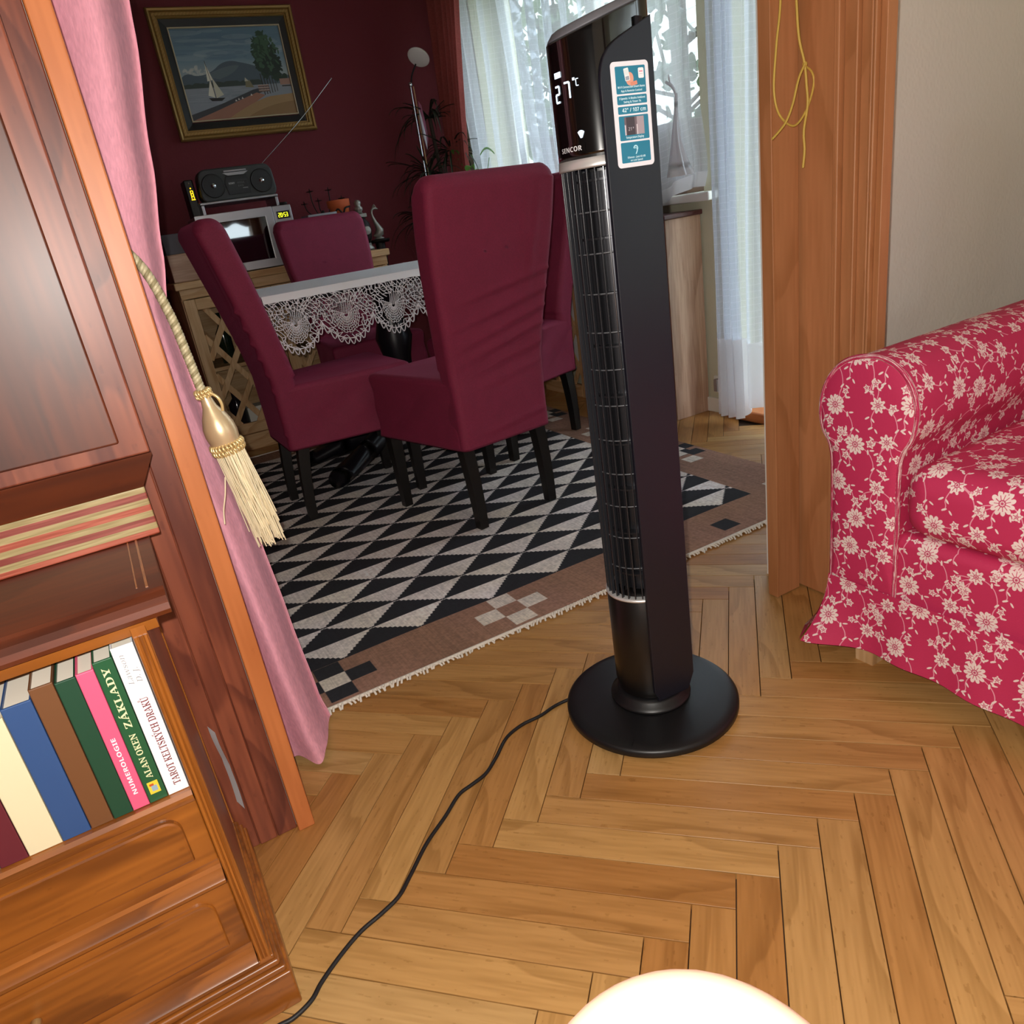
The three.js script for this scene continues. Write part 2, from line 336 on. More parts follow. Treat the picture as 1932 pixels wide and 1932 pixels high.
function sash(g, x, z0, z1, y0, y1, bars) {
  const t = 0.05;
  obj('window_frame', [box(x, x + 0.06, y0, y1, z0, z0 + t, 0.004), box(x, x + 0.06, y0, y1, z1 - t, z1, 0.004), box(x, x + 0.06, y0, y0 + t, z0 + t, z1 - t, 0.004), box(x, x + 0.06, y1 - t, y1, z0 + t, z1 - t, 0.004)], M.white, g);
  for (const b of bars) obj('mullion', box(x, x + 0.06, y0 + t, y1 - t, b - 0.035, b + 0.035, 0.004), M.white, g);
  const edges = [z0 + t, ...bars.flatMap((b) => [b - 0.035, b + 0.035]), z1 - t];
  for (let i = 0; i < edges.length; i += 2) obj('pane', new THREE.PlaneGeometry(edges[i + 1] - edges[i], y1 - y0 - 2 * t).rotateY(Math.PI / 2).translate(x + 0.03, (y0 + y1) / 2, (edges[i] + edges[i + 1]) / 2), M.glass, g);
}
{
  const w1 = thing('window_1', 'white framed window behind the sheer curtain', null, [WX + 0.15, WIN.y0, -3.1], { kind: 'structure' });
  sash(w1, WX + 0.15, WIN.z0, WIN.z1, WIN.y0, WIN.y1, [-3.13]);
  obj('window_sill', box(WX - 0.06, WX + 0.17, WIN.y0 - 0.028, WIN.y0 + 0.004, WIN.z0 - 0.02, WIN.z1 + 0.085, 0.006), M.white, w1);
  const w3 = thing('window_3', 'glazed side door of the living room', null, [WX + 0.15, LWIN.y0, 1.3], { kind: 'structure' });
  sash(w3, WX + 0.15, LWIN.z0, LWIN.z1, LWIN.y0, LWIN.y1, [1.3]);
  const d1 = thing('door_1', 'white balcony door behind the floor length sheer curtain', null, [WX + 0.15, DOOR.y0, -1.75], { kind: 'structure' });
  sash(d1, WX + 0.15, DOOR.z0, DOOR.z1, DOOR.y0, DOOR.y1, []);
  obj('threshold', wbox(WX - 0.035, WX + 0.17, -0.005, DOOR.y0 + 0.004, DOOR.z0 - 0.005, DOOR.z1, 0.008, 'z'), M.cherryDeep, d1);
  obj('baseboard_right', [box(WX - 0.015, WX, 0, 0.06, -2.35, DOOR.z0 - 0.005, 0.003)], M.whitePlastic, scene, S);
}
// back wall of the living room with the window that the microwave door mirrors
{
  const z = 2.6, x0 = 1.2, x1 = 1.68, y0 = 0.86, y1 = 2.1;
  obj('wall_back', [box(-1.5, x0, 0, 2.7, z, z + 0.2), box(x1, WX + 0.25, 0, 2.7, z, z + 0.2), box(x0, x1, 0, y0, z, z + 0.2), box(x0, x1, y1, 2.7, z, z + 0.2)].map((g) => metric(g)), M.wallWhite, scene, S);
  const w2 = thing('window_2', 'window of the living room', null, [(x0 + x1) / 2, y0, z + 0.1], { kind: 'structure' });
  obj('blind', sheet((u, v) => V(lerp(x0 - 0.05, x1 + 0.05, u), lerp(1.235 + 0.022 * Math.sin(u * 14) + 0.012 * Math.sin(u * 5), 2.2, v), z - 0.03 + 0.01 * Math.sin(u * 40)), 60, 10), std({ color: 0x6a4a3a, roughness: 0.9, side: THREE.DoubleSide }), w2);
  obj('window_frame', [box(x0, x0 + 0.04, y0, y1, z + 0.1, z + 0.15), box(x1 - 0.04, x1, y0, y1, z + 0.1, z + 0.15), box(x0 + 0.04, x1 - 0.04, y0, y0 + 0.04, z + 0.1, z + 0.15), box(x0 + 0.04, x1 - 0.04, y1 - 0.04, y1, z + 0.1, z + 0.15)], M.white, w2);
  obj('pane', new THREE.PlaneGeometry(x1 - x0 - 0.08, y1 - y0 - 0.08).translate((x0 + x1) / 2, (y0 + y1) / 2, z + 0.12), M.glass, w2);
}
// partition between the rooms: wall, lintel, and the casing at the left of the opening
obj('wall_partition_left', metric(box(-1.5, 0.046, 0, 2.7, LZ - 0.07, LZ)), M.wallWhite, scene, S);
obj('wall_partition_right', metric(box(1.236, WX, 0, 2.7, LZ - 0.07, LZ)), M.wallWhite, scene, S);
obj('wall_lintel', metric(box(0.046, 1.236, 2.2, 2.7, LZ - 0.07, LZ)), M.wallWhite, scene, S);
{
  const t = thing('trim_1', 'dark red brown casing boards with an orange cherry edge strip', null, [0.03, 0, -1.08], { kind: 'structure' });
  obj('backing', box(-0.17, 0.0445, 0, 2.2, LZ - 0.001, LZ + 0.003), M.mahogany, t);
  obj('board', metric(box(-0.17, -0.0175, 0, 2.2, LZ, LZ + 0.006, 0.002), 1, 'y', [0.2, 0.7]), M.mahogany, t);
  obj('board', metric(box(-0.0165, 0.0115, 0, 2.2, LZ, LZ + 0.008, 0.002), 1, 'y', [0.5, 0.1]), M.mahogany, t);
  obj('board', metric(box(0.0125, 0.0445, 0, 2.2, LZ, LZ + 0.008, 0.002), 1, 'y', [0.9, 0.4]), M.mahogany, t);
  obj('edge_strip', metric(box(0.045, 0.0725, 0, 2.2, LZ - 0.07, LZ + 0.021, 0.0025), 1, 'y', [0.3, 0.2]), M.cherry, t, { label: 'orange cherry wood strip' });
}
// outside: ground, the neighbouring house with pale weatherboards, trees
obj('ground_outside', box(WX + 0.25, 40, -1.4, -1.2, -40, 30), std({ color: 0x6d7a52, roughness: 1 }), scene, S);
{
  const h = thing('neighbour_house', 'house clad in pale horizontal boards seen through the window', 'house', [9.2, -1.2, -13.5]);
  obj('wall_core', box(9.12, 9.6, -1.2, 5.2, -17.5, -9.5), M.white, h);
  const b = box(-0.012, 0.012, -0.1, 0.1, -4, 4).rotateZ(-0.09);
  const clad = std({ color: 0xf2f6f2, roughness: 0.8 });
  for (let k = 0; k < 32; k++) inst('board', b, clad, h, [9.1, -1.1 + k * 0.195, -13.5]);
  obj('window', box(9.06, 9.12, 0.6, 1.9, -14.4, -13.5, 0.01), M.darkGlass, h);
}
const leafGeo = (() => { const g = sheet((u, v) => V((u - 0.5) * 0.09 * Math.sin(Math.PI * clamp(v, 0.03, 0.97)) , v * 0.13, Math.abs(u - 0.5) * 0.03 + Math.sin(v * 2) * 0.015), 2, 4); return g; })();
function tree(label, x, z, h, cr, n, seed, col) {
  const t = thing('tree', label, 'tree', [x, -1.2, z]), r = rng(seed), bark = std({ color: 0x4a4238, roughness: 0.9 });
  const limbs = [tube([V(x, -1.2, z), V(x + 0.05, h * 0.3, z - 0.05), V(x - 0.05, h, z + 0.05)], 0.07, 14, 7)];
  const tips = [];
  for (let k = 0; k < 22; k++) { const a = r() * 6.28, y0 = lerp(-0.2, h - 0.1, r()), l = cr * (0.6 + r() * 0.5), e = V(x + Math.cos(a) * l, y0 + 0.3 + r() * 0.7, z + Math.sin(a) * l); limbs.push(tube([V(x, y0, z), V(lerp(x, e.x, 0.5), lerp(y0, e.y, 0.35), lerp(z, e.z, 0.5)), e], 0.016, 8, 5)); tips.push([V(x, y0, z), e]); }
  obj('branches', limbs, bark, t);
  const m = new THREE.InstancedMesh(leafGeo, phy({ color: col, roughness: 0.5, transmission: 0.35, thickness: 0, side: THREE.DoubleSide }), n), q = new THREE.Object3D();
  for (let k = 0; k < n; k++) { const [a, b] = tips[Math.floor(r() * tips.length)], s = 0.25 + r() * 0.85; q.position.set(lerp(a.x, b.x, s) + (r() - 0.5) * 0.45 - x, lerp(a.y, b.y, s) + (r() - 0.5) * 0.4 + 1.2, lerp(a.z, b.z, s) + (r() - 0.5) * 0.45 - z); q.rotation.set(r() * 6, r() * 6, r() * 6); q.scale.setScalar(0.7 + r() * 0.9); q.updateMatrix(); m.setMatrixAt(k, q.matrix); }
  m.name = 'foliage'; m.userData.kind = 'stuff'; shadowed(m); t.add(m);
}
tree('leafy tree close outside the window beside the fan head', 4.6, -5.1, 2.6, 1.0, 480, 101, 0x3d4a30);
tree('loose tree outside behind the gathered sheer curtain', 5.2, -7.6, 2.8, 1.3, 520, 102, 0x55683f);
tree('tall bushy tree outside near the red drape', 5.4, -9.8, 3.2, 1.5, 700, 103, 0x4c5a3c);
// ---------------------------------------------------------------- tower fan
{
  const cx = 0.703, cz = -0.952;
  const t = thing('tower_fan', 'tall black tower fan on a round base with a lit temperature display', 'fan', [cx, 0, cz], { local: true, turn: -0.06 });
  // own axes: the front looks along -x, the broad side panel along +z
  obj('base', lathe([[0, 0.004], [0.154, 0.004], [0.16, 0.008], [0.16, 0.017], [0.155, 0.0215], [0.14, 0.0235], [0.09, 0.0275], [0.07, 0.0295], [0, 0.031]], 72), M.fanBase, t);
  const feet = []; for (let k = 0; k < 6; k++) { const a = k * 1.047 + 0.3; feet.push(cyl(0.009, 0.009, 0.005, 12).translate(Math.cos(a) * 0.135, 0.0025, Math.sin(a) * 0.135)); }
  feet.forEach((f) => obj('rubber_foot', f, M.rubber, t));
  for (const [a, b] of [[-0.152, -0.07], [0.07, 0.152]]) obj('base_seam', box(a, b, 0.0238, 0.0246, -0.0006, 0.0006).rotateY(0.72), M.black, t);
  obj('collar', lathe([[0.0, 0.03], [0.073, 0.03], [0.074, 0.033], [0.0735, 0.0365], [0.069, 0.039], [0.062, 0.046], [0.056, 0.052], [0, 0.052]], 64), M.fanBase, t);
  const R = 0.0605;
  obj('lower_column', lathe([[0, 0.05], [0.052, 0.05], [0.0565, 0.055], [R, 0.075], [R, 0.255], [0, 0.255]], 64), M.fanSatin, t);
  obj('lower_ring', lathe([[0.05, 0.255], [R + 0.001, 0.255], [R + 0.0016, 0.257], [R + 0.001, 0.2615], [0.05, 0.2615]], 64), M.silver, t);
  // rotor behind the grille
  const fins = [cyl(0.031, 0.031, 0.67, 24).translate(0.004, 0.6, 0)];
  for (let k = 0; k < 20; k++) { const a = k / 20 * 6.283; fins.push(box(0.028, 0.047, 0.268, 0.935, -0.0007, 0.0007).rotateY(a).translate(0.004, 0, 0)); }
  for (let k = 0; k < 9; k++) fins.push(cyl(0.047, 0.047, 0.003, 32).translate(0.004, 0.3 + k * 0.078, 0));
  obj('rotor', fins, std({ color: 0x2e2e32, roughness: 0.35, metalness: 0.6 }), t);
  obj('air_channel', new THREE.CylinderGeometry(0.0585, 0.0585, 0.69, 40, 1, true, -0.05, Math.PI + 0.1).translate(0, 0.6, 0), M.fanCore, t);
  // upright grille bars over the front half and short cross ribs
  const slat = box(-0.0032, 0.0032, 0.2612, 0.9395, -0.0011, 0.0011, 0.0006);
  for (let k = 0; k < 17; k++) { const a = Math.PI - 1.62 + k * 3.24 / 16; inst('grille_bar', slat, M.fanSlat, t, [Math.cos(a) * (R - 0.0035), 0, Math.sin(a) * (R - 0.0035)], -a); }
  for (let k = 0; k < 11; k++) { const y = 0.318 + k * 0.0565; obj('cross_rib', new THREE.TorusGeometry(R - 0.0065, 0.0012, 6, 30, 3.3).rotateX(Math.PI / 2).rotateY(-(Math.PI - 1.65)).translate(0, y, 0), std({ color: 0x55565a, roughness: 0.35 }), t); }
  obj('upper_ring', lathe([[0.05, 0.9395], [R + 0.001, 0.9395], [R + 0.0018, 0.942], [R + 0.001, 0.9525], [0.05, 0.9525]], 64), M.silver, t);
  // head: glossy, with a top that rises to the back
  const top = (x) => 1.103 + (x + 0.06) * 0.31;
  const rings = [];
  const section = (y0, inset, capped) => { const r = []; for (let i = 0; i < 56; i++) { const a = i / 56 * 6.2832, c = Math.cos(a), s = Math.sin(a), rr = R + 0.0005 - inset; const x = c > 0 ? (0.064 - inset) * Math.pow(c, 0.3) : c * rr, z = Math.sign(s) * (c > 0 ? (0.0585 - inset) * Math.pow(Math.abs(s), 0.3) : Math.min(Math.abs(s) * rr, 0.0585 - inset)); r.push(V(x, capped ? top(x) - 0.006 + capped : Math.min(y0, top(x) - 0.006), z)); } return r.reverse(); };
  for (const y of [0.9525, 0.96, 1.0, 1.04, 1.08, 1.1]) rings.push(section(y, 0));
  rings.push(section(0, 0, 0.0001), section(0, 0.0008, 0.0012), section(0, 0.03, 0.0012));
  obj('head', loft(rings), M.fanGloss, t);
  { const cap = loft([section(0, 0.0012, 0.0012), section(0, 0.0035, 0.005), section(0, 0.009, 0.0105), section(0, 0.016, 0.0125), section(0, 0.035, 0.013)]); obj('top_cap', cap, std({ color: 0x6a6b72, roughness: 0.45 }), t); }
  // broad shell round the back and both sides; its upper front corner is a large round
  const zs = 0.0625;
  const outline = new THREE.Shape(); outline.moveTo(-0.024, 0.062); outline.lineTo(-0.031, 0.075); outline.lineTo(-0.031, 1.032); outline.bezierCurveTo(-0.031, 1.066, -0.016, 1.078, 0.008, 1.089); outline.lineTo(0.053, 1.109); outline.lineTo(0.053, 0.085); outline.lineTo(0.04, 0.055); outline.lineTo(-0.024, 0.055);
  for (const s of [-1, 1]) obj('side_panel', plate(outline, 0.004, 0.0012).translate(0, 0, -0.002).translate(0, 0, s * (zs - 0.002)), M.fanPanel, t);
  { const r = []; for (const y of [0.056, 0.07, 0.3, 0.7, 1.0, 1.08, 1.11]) { const q = []; for (let i = 0; i <= 16; i++) { const a = -Math.PI / 2 + i / 16 * Math.PI; q.push(V(0.03 + Math.cos(a) * 0.038, y, Math.sin(a) * zs)); } for (let i = 16; i >= 0; i--) { const a = -Math.PI / 2 + i / 16 * Math.PI; q.push(V(0.03 + Math.cos(a) * 0.033, y, Math.sin(a) * (zs - 0.005))); } r.push(q); } obj('back_panel', loft(r), M.fanPanel, t); }
  // display, lit from behind the gloss
  const lit = M.led(0xdff0ff, 2.2), glyphs = [];
  const onFront = (u, y, g) => { const a = Math.PI - u / R; return g.rotateY(-Math.PI / 2 + (Math.PI - a) * 1).translate(Math.cos(a) * (R + 0.0012), y, Math.sin(a) * (R + 0.0012)); };
  const seg = (u, y, w, h) => onFront(u, y, new RoundedBoxGeometry(w, h, 0.0006, 1, 0.0003));
  // u grows to the right as one looks at the front
  const digit = (u, y, on, s = 1) => { const W = 0.0085 * s, H = 0.0095 * s, th = 0.0024 * s; if (on.includes('a')) glyphs.push(seg(u, y + H, W, th)); if (on.includes('g')) glyphs.push(seg(u, y, W, th)); if (on.includes('d')) glyphs.push(seg(u, y - H, W, th)); if (on.includes('f')) glyphs.push(seg(u - W / 2, y + H / 2, th, H)); if (on.includes('b')) glyphs.push(seg(u + W / 2, y + H / 2, th, H)); if (on.includes('e')) glyphs.push(seg(u - W / 2, y - H / 2, th, H)); if (on.includes('c')) glyphs.push(seg(u + W / 2, y - H / 2, th, H)); };
  digit(0.002, 1.036, 'abged'); digit(0.021, 1.0375, 'abc');
  glyphs.push(seg(0.0325, 1.049, 0.0035, 0.0032)); digit(0.0375, 1.0445, 'afed', 0.42);
  obj('display_digits', glyphs, lit, t);
  obj('display_mode_icon', onFront(0.006, 1.0585, new RoundedBoxGeometry(0.0135, 0.0068, 0.0006, 2, 0.0003)), lit, t);
  { const s = new THREE.Shape(); s.absarc(0, 0, 0.0062, Math.PI * 0.22, Math.PI * 0.78); s.lineTo(-0.0012, -0.0032); s.lineTo(0.0012, -0.0032); obj('display_wireless_icon', onFront(0.036, 0.983, new THREE.ExtrudeGeometry(s, { depth: 0.0006, bevelEnabled: false, curveSegments: 10 }).translate(0, -0.002, 0)), lit, t); }
  // maker's lettering under the display
  const logo = canvasTex(512, 128, (c, w, h) => { c.fillStyle = '#050506'; c.fillRect(0, 0, w, h); c.fillStyle = '#d8d8dc'; c.font = 'bold 104px sans-serif'; c.textAlign = 'center'; c.textBaseline = 'middle'; c.fillText('SENCOR', w / 2, h / 2 + 4, 490); });
  { const g = new THREE.CylinderGeometry(R + 0.0011, R + 0.0011, 0.0105, 28, 1, true, -1.71, 0.8); const m = phy({ map: logo, roughness: 0.2, clearcoat: 1, clearcoatRoughness: 0.05 }); obj('lettering', g.translate(0, 0.9665, 0), m, t); }
  obj('indicator', onFront(0.072, 0.958, new RoundedBoxGeometry(0.002, 0.003, 0.0008, 1, 0.0004)), M.led(0x7f7bff, 1.2), t);
  // product label on the side panel
  const label = canvasTex(512, 1084, (c, w, h) => {
    c.fillStyle = '#e9e8f0'; c.fillRect(0, 0, w, h);
    const teal = '#1f7a98', panel = (y0, y1) => { c.fillStyle = teal; c.beginPath(); c.roundRect(58, y0, w - 104, y1 - y0, 14); c.fill(); };
    const say = (s, x, y, px, bold, mw) => { c.fillStyle = '#d8f0fa'; c.font = (bold ? 'bold ' : '') + px + 'px sans-serif'; c.textAlign = 'center'; c.fillText(s, x, y, mw); };
    panel(48, 322); panel(340, 430); panel(450, 528); panel(546, 800); panel(820, 1036);
    c.save(); c.translate(222, 128); c.rotate(-0.16); c.fillStyle = '#e0a08a'; c.beginPath(); c.ellipse(20, 52, 52, 66, 0.3, 0, 7); c.fill(); c.fillStyle = '#d98c74'; c.fillRect(20, 88, 90, 40); c.fillStyle = '#f2f4f6'; c.beginPath(); c.roundRect(-42, -62, 66, 128, 10); c.fill(); c.fillStyle = '#9aa4b4'; c.fillRect(-34, 20, 50, 40); c.fillStyle = '#dfe8ea'; c.fillRect(-36, -50, 54, 62); c.restore();
    c.fillStyle = '#f4f2f6'; c.beginPath(); c.roundRect(370, 74, 76, 104, 14); c.fill(); c.fillStyle = '#e08aa0'; c.fillRect(384, 104, 48, 12); c.fillStyle = '#d0ccd6'; c.fillRect(384, 132, 48, 6);
    say('Wi-Fi Connection Smart Home', 264, 266, 30, true, 372); say('App & Remote Control', 264, 304, 28, true, 290);
    say('3 Speeds / 4 Modes Ambient', 264, 380, 30, true, 360); say('Swing & Timer 7h', 264, 416, 30, true, 240);
    say('42" / 107 cm', 280, 508, 58, true, 330);
    c.fillStyle = '#6f6068'; c.fillRect(132, 560, 270, 186); c.fillStyle = '#433a42'; c.fillRect(158, 560, 116, 186); c.fillStyle = '#d8ccd4'; c.fillRect(132, 640, 16, 106); c.fillStyle = '#a89aa2'; c.fillRect(304, 560, 98, 186); c.fillStyle = '#d8d0d6'; c.fillRect(296, 640, 14, 106); c.fillStyle = '#cfc8d0'; c.font = '48px monospace'; c.fillText("21°", 220, 700);
    say('Temperature Display', 264, 782, 32, true, 250);
    c.strokeStyle = '#bdeaf8'; c.lineWidth = 13; c.lineCap = 'round'; c.beginPath(); c.arc(262, 888, 26, Math.PI * 1.05, Math.PI * 2.2); c.quadraticCurveTo(278, 924, 262, 946); c.stroke(); c.lineWidth = 7; c.beginPath(); c.arc(262, 892, 12, Math.PI, Math.PI * 2.2); c.stroke();
    say('Silence - Just 42 dB', 264, 990, 28, true, 260); say('on Low Speed', 264, 1022, 26, true, 190);
  });
  const ls = roundRect(-0.03, -0.0635, 0.03, 0.0635, 0.0055), lg = new THREE.ExtrudeGeometry(ls, { depth: 0.0004, bevelEnabled: false });
  { const p = lg.attributes.position, uv = lg.attributes.uv; for (let i = 0; i < p.count; i++) uv.setXY(i, (p.getX(i) + 0.03) / 0.06, (p.getY(i) + 0.0635) / 0.127); }
  obj('product_label', lg.translate(0.014, 0.9955, zs + 0.0014), std({ map: label, roughness: 0.35 }), t, { label: 'white and teal product label' });
  // power cord over the parquet; world points turned into the fan's axes
  const cord = [[0.62, -1.055], [0.559, -1.065], [0.517, -1.058], [0.476, -1.058], [0.436, -1.046], [0.391, -1.009], [0.357, -0.985], [0.326, -0.977], [0.3, -0.971], [0.258, -0.94], [0.21, -0.907], [0.165, -0.866], [0.136, -0.841], [0.105, -0.829], [0.069, -0.819], [0.031, -0.799], [-0.001, -0.777], [-0.018, -0.7615], [-0.045, -0.752], [-0.068, -0.753], [-0.16, -0.72], [-0.3, -0.66]];
  const c0 = Math.cos(-0.06), s0 = Math.sin(-0.06);
  const pts = cord.map(([x, z], i) => { const dx = x - cx, dz = z - cz; return V(dx * c0 - dz * s0, i ? 0.0034 : 0.008, dx * s0 + dz * c0); });
  obj('power_cord', tube(pts, 0.0032, 220, 10), M.rubber, t);
}
// ---------------------------------------------------------------- rug
{
  const X0 = -0.04, X1 = 1.79, Z0 = -1.365, Z1 = -3.605, px = 0.0985, pz = 0.0877, fx0 = 0.669 - 5 * px, fz0 = -1.537, fx1 = 1.575, fz1 = fz0 - 22 * pz;
  const W = 1640, H = 2008;
  const map = canvasTex(W, H, (c) => {
    const sx = W / (X1 - X0), sz = H / (Z0 - Z1), X = (x) => (x - X0) * sx, Y = (z) => (z - Z1) * sz;   // far edge at the top of the canvas
    const q = 0.0045;                                 // stepped weave on the slanting edges
    const r = rng(3);
    c.fillStyle = '#9c7662'; c.fillRect(0, 0, W, H);
    const rect = (x0, x1, za, zb, col) => { c.fillStyle = col; c.fillRect(X(x0), Y(Math.min(za, zb)), (x1 - x0) * sx, Math.abs(za - zb) * sz); };
    rect(fx0, fx1, fz0, fz1, '#ece3dc');
    c.fillStyle = '#23242a';
    // rows of triangles: base on the near line of its row, tip pointing away; edges stepped by the weave
    for (let j = 0; j < 22; j++) for (let i = -8; i < 12; i++) {
      if ((i + j) % 2) continue;
      const xc = 0.669 + (i + 1) * px, zn = fz0 - j * pz, zf = zn - pz, n = 20;
      for (let k = 0; k < n; k++) { const f0 = (k + 0.5) / n, hw = px * f0 + (k % 2 ? 0.0016 : -0.0016), a = Math.max(fx0, xc - hw), b = Math.min(fx1, xc + hw); if (b > a) c.fillRect(X(a), Y(zf + pz * k / n), (b - a) * sx, pz / n * sz + 1); }
    }
    const s = 0.0605, t = 0.0525, cross = (cx, cz, arm, mid) => { rect(cx - s / 2, cx + s / 2, cz - t / 2 - t, cz - t / 2, arm); rect(cx - s / 2, cx + s / 2, cz + t / 2, cz + t / 2 + t, arm); rect(cx + s / 2, cx + 1.5 * s, cz - t / 2, cz + t / 2, arm); rect(cx - 1.5 * s, cx - s / 2, cz - t / 2, cz + t / 2, arm); if (mid) rect(cx - s / 2, cx + s / 2, cz - t / 2, cz + t / 2, mid); };
    const cream = '#e0d5c6', ink = '#26272c';
    for (const z of [-1.456, Z1 - Z0 + 2 * -1.365 + 1.456 - 0 + 0.0]) { cross(0.227, z, ink, cream); cross(0.68, z, cream); rect(1.332, 1.392, z - 0.001, z + 0.058, ink); cross(1.72, z, ink, cream); }
    for (let k = 0; k < 5; k++) { const z = -1.53 - 0.013 - k * 0.45; rect(1.655, 1.715, z - 0.026, z + 0.026, cream); rect(1.655, 1.715, z + 0.027 + 0.026, z + 0.079 + 0.026, cream); rect(1.715, 1.775, z + 0.0, z + 0.052, k % 2 ? ink : cream); cross(1.715, z - 0.5, k % 2 ? cream : ink, k % 2 ? null : cream); cross(0.07, z - 0.2, k % 2 ? ink : cream); }
    // wool: fine flecks and worn patches
    const im = c.getImageData(0, 0, W, H), d = im.data, n1 = noiseField(320, 420, 91), n2 = noiseField(14, 18, 92), n3 = noiseField(820, 30, 93);
    for (let y = 0; y < H; y++) for (let x = 0; x < W; x++) { const k = (y * W + x) * 4, u = x / W, v = y / H, f = 1 + (n1(u, v) - 0.5) * 0.16 + (n2(u, v) - 0.5) * 0.14 + (n3(u, v) - 0.5) * 0.12 + (y % 4 < 1 ? -0.05 : 0); d[k] *= f; d[k + 1] *= f; d[k + 2] *= f * (1 + (n2(v, u) - 0.5) * 0.06); }
    c.putImageData(im, 0, 0);
  });
  const t = thing('rug', 'flat woven rug of black and cream triangles with a brown border', 'rug', [0.88, 0, -2.48]);
  const nx = 60, nz = 70, hgt = (x, z) => 0.0065 + 0.0035 * smooth(0.14, 0, Z0 - z) * (0.6 + 0.4 * Math.sin(x * 9)) + 0.0012 * Math.sin(x * 13 + z * 7);
  const g = sheet((u, v) => { const x = lerp(X0, X1, u), z = lerp(Z0, Z1, v); return V(x, hgt(x, z), z); }, nx, nz);
  const weave = dataTex(256, 256, (u, v, x, y) => { const w = ((x >> 2) + (y >> 1)) % 2 ? 0.65 : 0.35; return [w + (fine(u, v) - 0.5) * 0.4, w, w]; }, false); weave.repeat.set(14, 18);
  obj('pile', g, std({ map, roughness: 0.95, bumpMap: weave, bumpScale: 0.0006, side: THREE.DoubleSide }), t);
  const skirt = (fn) => sheet(fn, 60, 1);
  obj('edge', [skirt((u, v) => { const x = lerp(X0, X1, u); return V(x, v ? hgt(x, Z0) : 0.001, Z0); }), skirt((u, v) => { const x = lerp(X1, X0, u); return V(x, v ? hgt(x, Z1) : 0.001, Z1); }), skirt((u, v) => { const z = lerp(Z0, Z1, u); return V(X1, v ? hgt(X1, z) : 0.001, z); }), skirt((u, v) => { const z = lerp(Z1, Z0, u); return V(X0, v ? hgt(X0, z) : 0.001, z); })], std({ color: 0x8a5c46, roughness: 0.95, side: THREE.DoubleSide }), t);
  // knotted fringe along both short ends
  const r = rng(17);
  for (const [z, s] of [[Z0, 1], [Z1, -1]]) {
    const knots = [tube([V(X0, hgt(X0, Z0), z + s * 0.003), V(0.6, hgt(0.6, Z0), z + s * 0.003), V(1.2, hgt(1.2, Z0), z + s * 0.003), V(X1, hgt(X1, Z0), z + s * 0.003)], 0.0042, 60, 6)];
    for (let k = 0; k < 190; k++) { const x = lerp(X0, X1, (k + 0.5) / 190), y = hgt(x, Z0), l = 0.006 + r() * 0.008, dx = (r() - 0.5) * 0.016; knots.push(tube([V(x, y, z + s * 0.004), V(x + dx * 0.4, y - 0.001, z + s * (0.004 + l * 0.5)), V(x + dx, 0.003, z + s * (0.004 + l))], 0.0027, 4, 5)); }
    obj('fringe', knots, std({ color: 0xe4dccf, roughness: 0.95 }), t, { kind: 'stuff' });
  }
}
